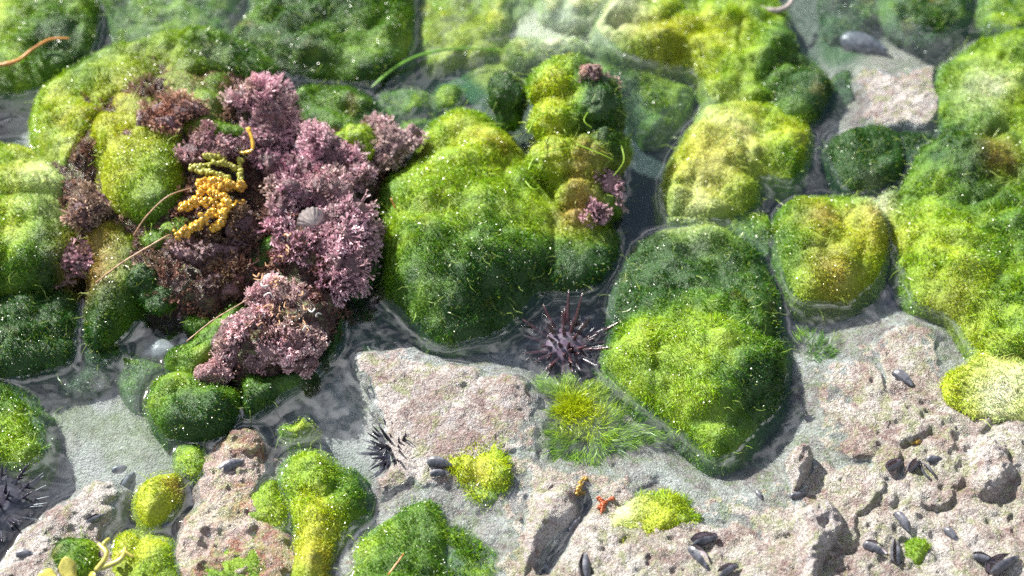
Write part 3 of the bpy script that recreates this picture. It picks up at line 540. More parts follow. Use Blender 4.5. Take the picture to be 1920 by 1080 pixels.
def fuzz(p, n, fl, bias, wd=.27, jit=.09, lift=0.0, tint=None):
    c = moss_col(p[:, 0], p[:, 1], bias, lift)
    if tint is not None: k = np.clip(.5 + 2.5 * fbm3(p, 7, 3, 181), 0, .95)[:, None]; c = c * (1 - k) + np.array(tint) * k
    tuft = np.stack([fbm3(p, 3.2, 2, 1), fbm3(p, 3.2, 2, 5), fbm3(p, 3.2, 2, 9)], 1)
    sway = np.stack([fbm3(p, 17, 2, 21), fbm3(p, 17, 2, 25), fbm3(p, 17, 2, 29)], 1)
    d = nrm(n + .8 * tuft + .9 * sway + .38 * rdir(len(p)) - np.array([0, 0, .12]))
    sz = np.clip(.85 + 1.5 * fbm3(p, 9, 3, 33), .22, 1.9) * rng.uniform(.6, 1.25, len(p))
    v = np.exp(rng.normal(0, .28, (len(p), 1))); c = c * v * (1 + jit * rng.normal(size=(len(p), 3)))
    yel = (rng.random((len(p), 1)) < .07) * .5; c = c * (1 - yel) + YEL * yel
    return blades(p - n * .3, d, fl * sz, wd, .95, c, c * 1.15)
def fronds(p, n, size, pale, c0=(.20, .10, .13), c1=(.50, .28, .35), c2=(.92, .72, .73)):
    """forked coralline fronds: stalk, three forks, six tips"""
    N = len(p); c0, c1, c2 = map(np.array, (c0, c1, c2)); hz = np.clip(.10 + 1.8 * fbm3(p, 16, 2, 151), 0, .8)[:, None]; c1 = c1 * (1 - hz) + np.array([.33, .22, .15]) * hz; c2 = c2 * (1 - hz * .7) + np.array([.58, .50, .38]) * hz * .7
    tu = np.stack([fbm3(p, 6, 2, 51), fbm3(p, 6, 2, 55), fbm3(p, 6, 2, 59)], 1)
    d = nrm(n + 2.6 * tu + .3 * rdir(N)); L = size * rng.uniform(.6, 1.2, N) * np.clip(1 + 2.6 * fbm3(p, 9, 2, 141), .3, 2.2)
    v = np.exp(rng.normal(0, .25, (N, 1))) * (1 + .5 * fbm3(p, 9, 2, 61))[:, None]; pl = np.clip(pale, 0, 1)[:, None] if np.ndim(pale) else pale
    a0 = c0 * v; a1 = (c1 * (1 - .4 * pl) + c2 * .4 * pl) * v; a2 = (c1 * (1 - pl) + c2 * pl) * v
    out = []; V, q, c, t = ribbons(p, d, L, .55, .5, a0, a1 * .8); out.append((V, q, None, c, 1, False))
    k = np.repeat(np.arange(N), 3); d2 = nrm(d[k] + .65 * rdir(len(k))); V, q, c, t2 = ribbons(t[k], d2, L[k] * .6, .45, .5, a1[k] * .8, a1[k]); out.append((V, q, None, c, 1, False))
    k2 = np.repeat(np.arange(len(k)), 2); d3 = nrm(d2[k2] + .6 * rdir(len(k2))); V, q, c, t3 = ribbons(t2[k2], d3, L[k][k2] * .35, .42, .5, a1[k][k2], a2[k][k2]); out.append((V, q, None, c, 1, False))
    return out
nf = 0
for i, m in enumerate(MOUNDS):
    far = m['key'][0] == 'S' and m['key'][1:].isdigit()
    rocky = m['kind'] in ('rock', 'dark'); g = .6 if rocky else (1.1 if not far else 2.5)
    xs = np.arange(m['mn'][0], m['mx'][0], g); ys = np.arange(m['mn'][1], m['mx'][1], g)
    X, Y = np.meshgrid(xs, ys, indexing='ij'); Z, D = eval_mound(m, X, Y)
    if rocky: Z = Z + .7 * fbm(X, Y, 3.5, 3, 80) + m['kw'].get('jag', 0) * (1 - 2 * np.abs(fbm(X, Y, 7, 3, 85)))
    V, q = grid_mesh(X, Y, Z, D > 0)
    if rocky:
        k = {'redrock': M_RED, 'core': M_DARKROCK}.get(m['key'], M_ROCK)
        col = np.tile(np.array([.4, .34, .3]), (len(V), 1)); mot = np.ones(len(V))
        if m['key'] == 'core':
            p, n = sample_quads(V, q, .22); ok = (p[:, 2] > 0) & (idx[rast(p[:, 0], p[:, 1])] == i); p, n = p[ok], n[ok]
            V, q, T_, col, fm, sm = join([(V, q, None, np.array([.4, .34, .3]), 0, True)] + fronds(p, n, 1.9, .15, c0=(.05, .02, .015), c1=(.17, .075, .06), c2=(.34, .24, .13)))
            tag(mesh(m['name'], V, q, T_, col, [k, M_COR], fm, smooth=sm, extra={'mottle': np.ones(len(V))}), m['label'], m['cat']); continue
        o = mesh(m['name'], V, q, col=col, mats=[k], extra={'mottle': mot}); tag(o, m['label'], m['cat']); continue
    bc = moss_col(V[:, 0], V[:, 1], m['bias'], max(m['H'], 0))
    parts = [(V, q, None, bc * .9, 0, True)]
    p, n = sample_quads(V, q, m['dens'] * 2.2)
    ii, jj = rast(p[:, 0], p[:, 1]); oth = np.where(idx[ii, jj] == i, top2[ii, jj], top1[ii, jj])
    ok = (p[:, 2] > oth - 1.5) & (p[:, 2] > -11)
    p, n = p[ok], n[ok]
    th = fbm3(p, 7, 3, 131); kp = rng.random(len(p)) < np.clip(1.15 + 2.2 * th, .25, 1); p, n = p[kp], n[kp]
    if not far: parts.append(threads(p, n, max(m['H'], 0), m['bias']))
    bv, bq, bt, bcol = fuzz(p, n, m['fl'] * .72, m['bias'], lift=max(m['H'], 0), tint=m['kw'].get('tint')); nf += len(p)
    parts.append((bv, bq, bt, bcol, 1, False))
    if not far: parts.append(wet(p, n, bcol[::5]))
    V, Q, Tt, Cc_, fm, sm = join(parts)
    o = mesh(m['name'], V, Q, Tt, Cc_, [M_BODY, M_FIL, M_WET], fm, smooth=sm)
    tag(o, m['label'] or 'green moss cushion on the sea bed outside the picture', m['cat'], m['group'])
print('mounds', nf, time.time() - T0)

# ------------------------------------------------------------------ blobs: ball, column, coralline clumps
def sphere(nu=28, nv=16):
    a = np.arange(nu) / nu * 2 * math.pi; b = (np.arange(nv + 1) / nv) * math.pi
    A, B = np.meshgrid(a, b, indexing='ij')
    V = np.stack([np.cos(A) * np.sin(B), np.sin(A) * np.sin(B), np.cos(B)], -1)
    id_ = np.arange(nu * (nv + 1)).reshape(nu, nv + 1); nx = np.roll(id_, -1, 0)
    q = np.stack([id_[:, :-1], id_[:, 1:], nx[:, 1:], nx[:, :-1]], -1).reshape(-1, 4)
    return V.reshape(-1, 3), q
def ell_parts(ells, bump_mm=1.0, size=7, nu=36, nv=22, seed=0):
    """ells: (u, v, z, rx, ry, rz) radii in mm -> list of (V, q, centre, radii)"""
    out = []
    for (u, v, z, rx, ry, rz) in ells:
        S, q = sphere(nu, nv); c = P(u, v, z) - 0.0; r = np.array([rx, ry, rz]); V = c + S * r
        V = V + nrm(S / r) * (bump_mm * (1 - 2 * np.abs(fbm3(V, size, 3, seed))))[:, None]
        out.append((V, q, c, r))
    return out
def union(ells, vox=.9, sm=10, bmp=1.0, size=9, seed=0):
    E = ell_parts(ells, 0, 8); V, Q, T_, c_, _, _ = join([(e[0], e[1], None, np.zeros(3), 0, True) for e in E])
    o = mesh('temporary', V, Q); r = o.modifiers.new('r', 'REMESH'); r.mode = 'VOXEL'; r.voxel_size = vox * .001
    s_ = o.modifiers.new('s', 'SMOOTH'); s_.factor = .5; s_.iterations = sm
    dg = bpy.context.evaluated_depsgraph_get(); me = o.evaluated_get(dg).to_mesh()
    V = np.empty(len(me.vertices) * 3, np.float32); me.vertices.foreach_get('co', V); V = V.reshape(-1, 3).astype(float) * 1000
    N_ = np.empty(len(me.vertices) * 3, np.float32); me.vertices.foreach_get('normal', N_); N_ = N_.reshape(-1, 3).astype(float)
    lt = np.empty(len(me.polygons), np.int32); me.polygons.foreach_get('loop_total', lt); vi = np.empty(len(me.loops), np.int32); me.loops.foreach_get('vertex_index', vi)
    assert (lt == 4).all(); q = vi.reshape(-1, 4)
    o.evaluated_get(dg).to_mesh_clear(); dm = o.data; bpy.data.objects.remove(o); bpy.data.meshes.remove(dm)
    V = V + N_ * (bmp * (3 * np.abs(fbm3(V, size, 2, seed)) - .7) + .45 * bmp * (1 - 2 * np.abs(fbm3(V, size * .4, 2, seed + 4))))[:, None]
    return V, q
def cull(p, ells, k, lo=None):
    ok = np.ones(len(p), bool)
    for j, (V, q, c, r) in enumerate(ells):
        if j != k: ok &= (((p - c) / r) ** 2).sum(1) > .92
    ok &= p[:, 2] > ground(p[:, 0], p[:, 1]) - 1.5
    return ok
def moss_blob(name, label, ells, fl=2.6, bias=0, dens=1.5, bmp=1.8, group=G_):
    lf = float(np.mean([e[2] for e in ells])); V, q = union(ells, bmp=bmp, size=11)
    parts = [(V, q, None, moss_col(V[:, 0], V[:, 1], bias, lf) * .9, 0, True)]
    p, n = sample_quads(V, q, dens); ok = p[:, 2] > ground(p[:, 0], p[:, 1]) - 1.5; p, n = p[ok], n[ok]
    bv, bq, bt, bc = fuzz(p, n, fl, bias, lift=lf); parts += [(bv, bq, bt, bc, 1, False), wet(p, n, bc[::5], .25), threads(p, n, lf, bias, .009)]
    V, Q, T_, Cc_, fm, sm = join(parts)
    return tag(mesh(name, V, Q, T_, Cc_, [M_BODY, M_FIL, M_WET], fm, smooth=sm), label, 'moss', group)
ball = moss_blob('moss_ball', 'dark green moss ball leaning against the tall yellow-green column', [(952, 180, 15, 9.5, 9.5, 12), (955, 215, 8, 7, 7, 10)], 1.8, -.45, 2.0)
COLUMN = [(1060, 165, 25, 18, 15, 15), (1112, 210, 22, 15, 14, 18), (1128, 285, 13, 12, 12, 16), (1042, 230, 24, 13, 12, 12), (1045, 298, 19, 13, 10, 11), (1092, 300, 17, 14, 12, 14),
          (1085, 365, 11, 11, 8, 11), (1088, 412, 6, 9, 7, 8), (1135, 388, 6, 7, 7, 9), (1090, 260, 8, 16, 14, 18), (1085, 335, 8, 14, 11, 14)]
column = moss_blob('moss_column', 'tall lumpy yellow-green moss column standing in the centre of the pool', COLUMN, 2.6, .02, 1.6)

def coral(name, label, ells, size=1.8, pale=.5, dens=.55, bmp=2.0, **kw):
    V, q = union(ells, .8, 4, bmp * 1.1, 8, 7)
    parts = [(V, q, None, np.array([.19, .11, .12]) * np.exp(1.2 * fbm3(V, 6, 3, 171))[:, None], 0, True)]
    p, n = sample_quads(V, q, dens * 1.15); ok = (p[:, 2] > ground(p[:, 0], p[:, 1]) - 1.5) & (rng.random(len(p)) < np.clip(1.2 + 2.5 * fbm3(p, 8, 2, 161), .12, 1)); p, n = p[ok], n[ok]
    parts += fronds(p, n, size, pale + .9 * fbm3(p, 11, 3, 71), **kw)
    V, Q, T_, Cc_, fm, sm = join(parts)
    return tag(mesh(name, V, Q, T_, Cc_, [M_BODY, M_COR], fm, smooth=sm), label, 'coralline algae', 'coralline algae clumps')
coral('coralline_clump', 'big purple coralline clump around the pale ribbed shell', [(560, 365, 27, 12, 6, 7), (615, 362, 27, 12, 6, 8), (640, 405, 22, 10, 8, 9), (658, 455, 17, 8, 9, 10), (635, 500, 13, 10, 9, 9), (530, 400, 22, 6, 8, 7), (580, 450, 17, 13, 13, 8), (528, 450, 17, 5, 7, 7), (650, 520, 8, 7, 7, 8), (676, 440, 12, 5, 5, 7)], 2.1, .4, .65)
coral('coralline_clump', 'lumpy pale pink coralline clump at the front of the left rock', [(480, 615, 15, 14, 10, 7), (445, 640, 12, 10, 8, 7), (520, 640, 13, 12, 9, 7), (510, 560, 16, 10, 6, 6), (550, 570, 14, 8, 7, 7), (580, 640, 9, 7, 9, 7), (470, 675, 8, 12, 5, 6), (405, 700, 8, 8, 4, 4), (560, 680, 6, 7, 5, 5)], 1.2, .85, .95, 1.5, c0=(.3, .16, .17), c1=(.66, .37, .42), c2=(.95, .74, .74))
coral('coralline_clump', 'dark purple coralline clump on the top right shoulder of the left rock', [(475, 185, 33, 11, 6, 6), (510, 215, 28, 10, 8, 9), (500, 255, 24, 10, 7, 8), (530, 240, 20, 6, 7, 8)], 1.9, .3, .6)
coral('coralline_clump', 'pale pink coralline clump on the left of the small lime moss tuft', [(610, 275, 22, 8, 7, 7), (625, 300, 19, 9, 7, 7), (660, 320, 17, 8, 6, 6), (590, 262, 20, 6, 6, 6)], 1.5, .65, .8)
coral('coralline_clump', 'pale pink coralline clump on the right of the small lime moss tuft', [(740, 270, 17, 10, 6, 6), (720, 290, 15, 8, 6, 6), (765, 262, 15, 6, 5, 5), (700, 245, 15, 5, 4, 4)], 1.5, .8, .8)
coral('coralline_clump', 'flat purple coralline crust in the hollow between the two upper clumps', [(560, 320, 17, 14, 9, 5), (620, 340, 17, 12, 6, 5), (520, 310, 20, 9, 7, 5)], 1.4, .15, .6)
coral('coralline_tuft', 'small brown-purple coralline tuft under the edge of the left moss cushion', [(140, 495, 9, 7, 5, 6), (95, 525, 5, 7, 4, 4)], 1.8, .3, .7)
coral('coralline_tuft', 'small pinkish tuft on top of the tan moss column', [(158, 400, 20, 4, 4, 6), (175, 385, 22, 5, 4, 5)], 1.8, .6, .8, c1=(.36, .22, .16), c2=(.6, .45, .38))
coral('coralline_clump', 'shaded brownish purple coralline fringe hanging below the golden alga', [(400, 480, 14, 18, 8, 7), (340, 475, 14, 12, 7, 7), (455, 440, 17, 9, 9, 9), (430, 530, 8, 13, 8, 8), (330, 520, 9, 10, 8, 8)], 2.0, .1, .45, c0=(.04, .02, .015), c1=(.10, .055, .035), c2=(.24, .19, .08))  # brown algae colours darkened to paint in the crevice shade
coral('coralline_tuft', 'rusty pink coralline tuft on the crest left of the moss dome top', [(280, 235, 31, 10, 5, 3), (330, 205, 32, 12, 5, 3), (250, 255, 30, 8, 4, 3)], 1.5, .55, .7, c1=(.36, .17, .12), c2=(.62, .42, .32))
coral('coralline_tuft', 'grey-purple coralline tuft just right of the moss dome', [(400, 270, 30, 9, 6, 5), (360, 285, 29, 6, 4, 4)], 1.5, .4, .7)
coral('coralline_tuft', 'tiny pink coralline tuft on top of the central moss column', [(1110, 140, 36, 5, 4, 4), (1125, 155, 33, 4, 3, 4)], 1.3, .8, .9, c1=(.45, .28, .2))
coral('coralline_tuft', 'tiny purple coralline tuft low on the right side of the moss column', [(1135, 350, 12, 5, 5, 6), (1115, 395, 9, 5, 4, 5), (1150, 375, 8, 4, 4, 5)], 1.3, .6, .9)
moss_blob('moss_tuft', 'small lime moss tuft seated between two pale pink coralline clumps', [(665, 262, 21, 9, 7, 7), (680, 285, 17, 8, 7, 7)], 2.4, .3, 1.6)
moss_blob('moss_tuft', 'narrow vivid green moss tongue on the left rock behind the golden alga', [(420, 245, 33, 10, 4, 3.5)], 2.2, .0, 1.8)
moss_blob('moss_tuft', 'small green moss patch lodged on the left side of the big purple clump', [(505, 470, 15, 5, 6, 6), (490, 500, 12, 5, 5, 6)], 1.8, -.25, 1.8)
moss_blob('moss_tuft', 'small dark green moss patch in the shaded hollow below the golden alga', [(300, 560, 10, 8, 7, 6), (270, 520, 14, 7, 7, 7), (370, 610, 4, 7, 5, 4)], 1.8, -.2, 1.8)
moss_blob('moss_tuft', 'olive moss strip between the dome and the dark brown algae', [(330, 430, 19, 7, 4, 4), (290, 455, 17, 6, 5, 5)], 1.8, .0, 1.8)
moss_blob('moss_tuft', 'thin green moss at the foot of the big purple clump by the channel', [(665, 540, 3, 7, 6, 6), (690, 500, 3, 5, 8, 6)], 1.6, -.3, 1.8)
print('blobs', time.time() - T0)

# ------------------------------------------------------------------ tubes and small things
def tube(pts, r, seg=6):
    """pts n x 3 mm, r radius array"""
    pts = np.asarray(pts, float); n = len(pts); r = np.broadcast_to(r, n); tg = nrm(np.gradient(pts, axis=0))
    ref = np.array([.13, .27, .95]); a = nrm(np.cross(tg, ref)); b = np.cross(tg, a)
    th = np.arange(seg) / seg * 2 * math.pi
    V = pts[:, None] + (a[:, None] * np.cos(th)[None, :, None] + b[:, None] * np.sin(th)[None, :, None]) * r[:, None, None]
    id_ = np.arange(n * seg).reshape(n, seg); nx = np.roll(id_, -1, 1)
    q = np.stack([id_[:-1], nx[:-1], nx[1:], id_[1:]], -1).reshape(-1, 4)
    V = V.reshape(-1, 3); V = np.concatenate([V, pts[[0, -1]]]); c0, c1 = n * seg, n * seg + 1
    t = [(id_[0, (k + 1) % seg], id_[0, k], c0) for k in range(seg)] + [(id_[-1, k], id_[-1, (k + 1) % seg], c1) for k in range(seg)]
    return V, q, np.array(t)
def curve_pts(ctrl, n=24):
    """ctrl: (u, v, height above surface or None abs z) -> smooth points"""
    pts = []
    for c in ctrl:
        if len(c) == 4: pts.append(P(c[0], c[1], c[3]))
        else: h = hit(c[0], c[1]); pts.append(h + np.array([0, 0, c[2]]))
    pts = np.array(pts); m = len(pts); out = []
    for t in np.linspace(0, m - 1, n):
        i = min(int(t), m - 2); f = t - i; p0, p1, p2, p3 = pts[max(i - 1, 0)], pts[i], pts[i + 1], pts[min(i + 2, m - 1)]
        out.append(.5 * ((2 * p1) + (-p0 + p2) * f + (2 * p0 - 5 * p1 + 4 * p2 - p3) * f * f + (-p0 + 3 * p1 - 3 * p2 + p3) * f ** 3))
    return np.array(out)
def strand(name, label, cat, ctrl, r0, r1, m, n=24, flat=None, group=None):
    pts = curve_pts(ctrl, n); r = np.linspace(r0, r1, n) * (1 + .12 * rng.normal(size=n)); V, q, t = tube(pts, r)
    return tag(mesh(name, V, q, t, mats=[m]), label, cat, group)
strand('dry_stem', 'thin straw-coloured stem crossing the tan moss column on the left', 'stem', [(180, 530, 0, 14), (230, 492, 0, 22), (300, 450, 0, 27), (318, 440, 0, 26)], .45, .35, M_STRAW)
strand('dry_stem', 'thin curved grey stem arching from the golden alga over the moss dome', 'stem', [(250, 442, 0, 24), (275, 405, 0, 31), (315, 368, 0, 36), (360, 352, 0, 33)], .35, .3, M_STRAW)
strand('orange_stem', 'curved orange seaweed stem lying on the top left moss cushion', 'seaweed', [(-60, 118, 0, 12), (-10, 122, 0, 12), (30, 115, 0, 13), (65, 90, 0, 14), (95, 74, 0, 13), (130, 72, 0, 12)], 1.3, .5, M_STEMO, 30)
strand('dry_stem', 'tiny orange twig stuck in the central moss cushion', 'stem', [(733, 372, 1, 20), (742, 392, 1, 17)], .4, .35, M_STEMO, 6)
strand('thin_rootlet', 'long thin brown rootlet running along the narrow water gap', 'stem', [(350, 640, 0, 12), (400, 600, 0, 15), (450, 570, 0, 18), (490, 545, 0, 21)], .3, .25, M_STRAW)
strand('orange_stem', 'short orange stalk on the moss at the bottom edge', 'seaweed', [(728, 1078, 0, 8), (745, 1055, 0, 9), (757, 1038, 0, 9)], .5, .3, M_STEMO, 8)
# the eelgrass blade: a flat ribbon
gp = curve_pts([(697, 164, 0, 3), (740, 128, 0, 4), (790, 103, 0, 3), (850, 92, 0, 1), (920, 93, 0, 0.2), (990, 106, 0, -1)], 40)
wv = np.interp(np.linspace(0, 1, 40), [0, .08, .5, 1], [.5, 1.5, 1.2, .2]); sd_ = nrm(np.cross(np.gradient(gp, axis=0), np.array([0, -.5, 1.])))
Vg = np.concatenate([gp - sd_ * wv[:, None] / 2, gp + sd_ * wv[:, None] / 2, gp - sd_ * wv[:, None] / 2 + [0, 0, .25], gp + sd_ * wv[:, None] / 2 + [0, 0, .25]])
k = np.arange(39); qg = np.concatenate([np.stack([a + k, b + k, b + k + 1, a + k + 1], 1) for a, b in ((0, 40), (120, 80), (40, 120), (80, 0))])
tag(mesh('grass_blade', Vg, qg, mats=[M_GRASS]), 'long green eelgrass blade curving into the still pool at the top', 'grass blade')
# curly green threads on the column and the mats
thr = [((1060, 140), (1100, 130), (1110, 150), 36), ((1150, 190), (1160, 170), (1165, 185), 30), ((1110, 200), (1095, 225), (1110, 240), 34), ((990, 320), (1010, 290), (1080, 275), 32), ((1080, 270), (1130, 290), (1150, 300), 32), ((990, 250), (1010, 215), (1040, 215), 36), ((1160, 260), (1170, 300), (1150, 330), 24), ((985, 340), (1000, 355), (1015, 350), 26)]
pt = []
for (a, b, c, z) in thr:
    V, q, t = tube(curve_pts([(*a, 0, z), (*b, 0, z + 1), (*c, 0, z)], 14), np.linspace(.35, .2, 14), 5); pt.append((V, q, t, np.array([.25, .42, .03]), 0, True))
V, Q, T_, Cc_, fm, sm = join(pt); o = mesh('loose_threads', V, Q, T_, Cc_, [M_FIL], fm, smooth=sm); o.parent = column
# golden knobbly alga
def knobby(name, label, branches, m, cat='alga', bead=1.5, dens=2.4, flat=.9):
    parts = []
    for ctrl, r in branches:
        pts = curve_pts(ctrl, 16); V, q, t = tube(pts, r * .6, 7); parts.append((V, q, t, np.array([1., 1, 1]), 0, True))
        nb = int(len(pts) * dens)
        for b in range(nb):
            c = pts[rng.integers(len(pts))] + rdir(1)[0] * r * rng.uniform(.4, 1.25); S, sq_ = sphere(8, 6); rr = bead * rng.uniform(.3, 1.15)
            parts.append((c + S * rr * rng.uniform(.75, 1.15, 3), sq_, None, np.array([1., 1, 1]), 0, True))
    V, Q, T_, Cc_, fm, sm = join(parts)
    return tag(mesh(name, V, Q, T_, Cc_, [m], fm, smooth=sm), label, cat)
knobby('golden_alga', 'knobbly golden-yellow alga with stubby branches on the left rock', [
    ([(450, 385, 0, 27), (400, 400, 0, 31), (365, 425, 0, 31), (335, 440, 0, 29)], 2.4), ([(455, 350, 0, 28), (410, 350, 0, 33), (375, 358, 0, 33)], 1.9), ([(415, 385, 0, 30), (380, 378, 0, 33), (340, 388, 0, 31)], 2.0),
    ([(420, 400, 0, 31), (425, 375, 0, 34), (400, 365, 0, 34)], 1.9), ([(400, 430, 0, 27), (415, 415, 0, 30), (420, 395, 0, 31)], 1.7), ([(375, 345, 0, 32), (400, 340, 0, 34), (430, 345, 0, 32)], 1.7)], M_YEL, bead=1.25, dens=11)
M_OLIVE = simple('olive_alga', (.34, .34, .05), .3, .7, .3, 700, .3, .5)
knobby('olive_alga', 'olive beaded alga fingers above the golden alga', [([(440, 315, 0, 30), (410, 305, 0, 33), (360, 315, 0, 33)], 1.2), ([(430, 335, 0, 31), (395, 325, 0, 33), (370, 320, 0, 32)], 1.1), ([(420, 295, 0, 31), (385, 293, 0, 34)], 1.1), ([(450, 300, 0, 29), (450, 340, 0, 30)], 1.0)], M_OLIVE, bead=1.2, dens=5)
strand('yellow_alga', 'single thin bright yellow alga sprig standing above the golden alga', 'alga', [(450, 287, 0, 32), (472, 282, 0, 34), (473, 262, 0, 36), (465, 240, 0, 38)], .7, 1.1, M_YEL, 14)
# leafy olive-yellow alga at bottom left
def blade_fan(name, label, cat, items, m):
    root = None; parts = []
    for (u, v, z, L, W, ang, tilt) in items:
        S, q = sphere(16, 10); V = S * np.array([W, L, .8]); V[:, 2] += .02 * V[:, 1] ** 2 + .5 * np.sin(V[:, 0] * .8); V[:, 0] *= 1 + .12 * np.sin(V[:, 1])
        M_ = np.array(Matrix.Rotation(ang, 3, 'Z') @ Matrix.Rotation(tilt, 3, 'X')); V = V @ M_.T + P(u, v, z)
        parts.append((V, q, None, np.array([1., 1, 1]), 0, True))
    V, Q, T_, Cc_, fm, sm = join(parts)
    return tag(mesh(name, V, Q, T_, Cc_, [m], fm, smooth=sm), label, cat)
blade_fan('leafy_alga', 'cluster of pale yellow leaf-like algae at the bottom left edge', 'alga', [(128, 1068, 10, 5.5, 3.6, .3, .5), (88, 1086, 8, 4.2, 4.6, 1.1, .2), (172, 1086, 9, 3.4, 2.8, -.9, .8)], M_YEL2)
sp = []
for (a, b, c, r) in [((185, 1020), (200, 1040), (180, 1070), 1.0), ((235, 1028), (225, 1050), (190, 1065), 1.1), ((205, 1010), (195, 1020), (200, 1035), .9), ((250, 1045), (230, 1035), (215, 1055), .8)]:
    V, q, t = tube(curve_pts([(*a, 0, 12), (*b, 0, 13), (*c, 0, 10)], 14), np.linspace(r * .7, r, 14) * 1.2, 8); sp.append((V, q, t, np.array([1., 1, 1]), 0, True))
V, Q, T_, Cc_, fm, sm = join(sp); tag(mesh('curly_alga', V, Q, T_, Cc_, [M_YEL2], fm, smooth=sm), 'curling yellow-green ribbon alga at the bottom left, beside the moss tuft', 'alga')
h = hit(1715, 945)
knobby('red_alga', 'tiny rust-orange alga sprig on the white rock at the bottom centre', [([(1122, 955, .6), (1132, 945, .8), (1150, 935, .6)], .7), ([(1132, 945, .6), (1122, 935, .5)], .6), ([(1132, 945, .6), (1128, 962, .5)], .7)], M_ORANGE, bead=.8, dens=2)
M_AMB = simple('amber_alga', (.42, .26, .04), .3, .7, .4, 700, .3, .5)
knobby('amber_alga', 'little amber alga beads beside the mussel at the head of the crevice', [([(1083, 922, .8), (1090, 905, 1), (1098, 898, .6)], .8), ([(1080, 928, .6), (1095, 926, .6)], .8)], M_AMB, bead=.9, dens=2)
knobby('amber_alga', 'little amber alga bead on the shelf above the gaping mussels', [([(1712, 832, .6), (1722, 828, .8)], 1.0)], M_AMB, bead=1.2, dens=1)

# ------------------------------------------------------------------ the big clump's shell, worm tubes, debris
def limpet(name, label, cat, u, v, r, h, m, ribs=14, dz=0, ab=1.0, tilt=(0, 0), z=None):
    c = P(u, v, z) if z is not None else hit(u, v) + np.array([0, 0, dz - .3])
    nr, na = 8, 56; rr = np.linspace(0, 1, nr); a = np.arange(na) / na * 2 * math.pi; RR, AA = np.meshgrid(rr, a, indexing='ij')
    rad = r * RR * (1 + .05 * np.sin(AA * ribs) * RR); X = rad * np.cos(AA) * ab; Y = rad * np.sin(AA); Z = h * (1 - RR ** 1.4) + .06 * h * np.cos(AA * ribs) * RR
    V = np.stack([X, Y, Z], -1).reshape(-1, 3); M_ = np.array(Matrix.Rotation(tilt[0], 3, 'X') @ Matrix.Rotation(tilt[1], 3, 'Y')); V = V @ M_.T + c
    id_ = np.arange(nr * na).reshape(nr, na); nx = np.roll(id_, -1, 1); q = np.stack([id_[:-1], id_[1:], nx[1:], nx[:-1]], -1).reshape(-1, 4)
    return tag(mesh(name, V, q, mats=[m]), label, cat)
limpet('ribbed_shell', 'white ribbed limpet shell set in the big purple coralline clump', 'shell', 585, 415, 7, 4.5, M_LIMPET, 18, z=26.5, tilt=(1.0, .3))
limpet('striped_shell', 'pink and cream striped sea snail in the shaded hollow on the left', 'shell', 350, 575, 8, 7, M_STRIPE, 8, z=2, tilt=(.5, 0))
dbs = []
for k in range(40):
    t = rng.random(); u = np.interp(t, [0, .3, .6, 1], [545, 525, 500, 485]) + rng.normal() * 9; v = np.interp(t, [0, .3, .6, 1], [400, 480, 540, 600]) + rng.normal() * 8; z = 27 - t * 4
    if k > 24: u, v, z = 560 + rng.normal() * 26, 600 + rng.normal() * 26, 26 - rng.random() * 4
    a = rng.uniform(0, 6.28); L = rng.uniform(5, 12)
    V, q, t_ = tube(curve_pts([(u, v, 0, z), (u + L * math.cos(a), v + L * math.sin(a), 0, z + 2), (u + L * math.cos(a + .8) * 1.6, v + L * math.sin(a + .8) * 1.6, 0, z)], 9), np.linspace(.5, .25, 9) * rng.uniform(.6, 1.2), 6)
    dbs.append((V, q, t_, np.array([1., 1, 1]), 0 if rng.random() < .8 else 1, True))
V, Q, T_, Cc_, fm, sm = join(dbs); tag(mesh('worm_tubes', V, Q, T_, Cc_, [M_TAN, M_WHITE], fm, smooth=sm), 'tangle of tan and white worm tubes strung between the two purple clumps', 'worm tubes', kind='stuff')

# pebbles
def pebble(u, v, r, label, sx=1.4, z=None):
    S, q = sphere(24, 14); c = P(u, v, z) if z is not None else hit(u, v)
    V = S * np.array([r * sx, r, r * .6]); V = V + S * (.12 * r * fbm3(V, 4, 2, 3))[:, None]
    tag(mesh('pebble', V + c, q, mats=[M_PEB]), label, 'pebble', 'pebbles')
pebble(300, 655, 5.5, 'white speckled pebble in the shaded water by the olive moss lump', 1.5, -4.6)
pebble(348, 647, 3.5, 'smaller grey pebble right of the white speckled pebble', 1.2, -4.2)

# ------------------------------------------------------------------ mussels
def valve(m, L=1.0, bulge=.35, side=1):
    nu, nv = 20, 9; t = np.linspace(0, 1, nu); s = np.linspace(-1, 1, nv)
    T, S = np.meshgrid(t, s, indexing='ij'); wd = .42 * np.sin(np.pi * T ** .62) ** .75 + .015
    X = (T - .5) * 2 * L; Y = S * wd * L * 1.0 + .10 * L * np.sin(T * 3.1); Z = bulge * L * np.sqrt(np.clip(1 - S ** 2, 0, 1)) * np.sin(np.pi * T ** .7) ** .6
    V = np.stack([X, Y, Z * side], -1).reshape(-1, 3); id_ = np.arange(nu * nv).reshape(nu, nv)
    q = np.stack([id_[:-1, :-1], id_[1:, :-1], id_[1:, 1:], id_[:-1, 1:]], -1).reshape(-1, 4)
    V = V + .22 * L / 6 * rng.normal(size=(1, 3)) + (.35 * fbm3(V + rng.normal() * 9, 1.6, 3, 5))[:, None] * np.array([.6, .8, .5]) * side
    n2 = V * np.array([.94, .9, .82]); return np.concatenate([V, n2]), np.concatenate([q, q[:, ::-1] + len(V)]), np.concatenate([np.zeros(len(q)), np.ones(len(q))])
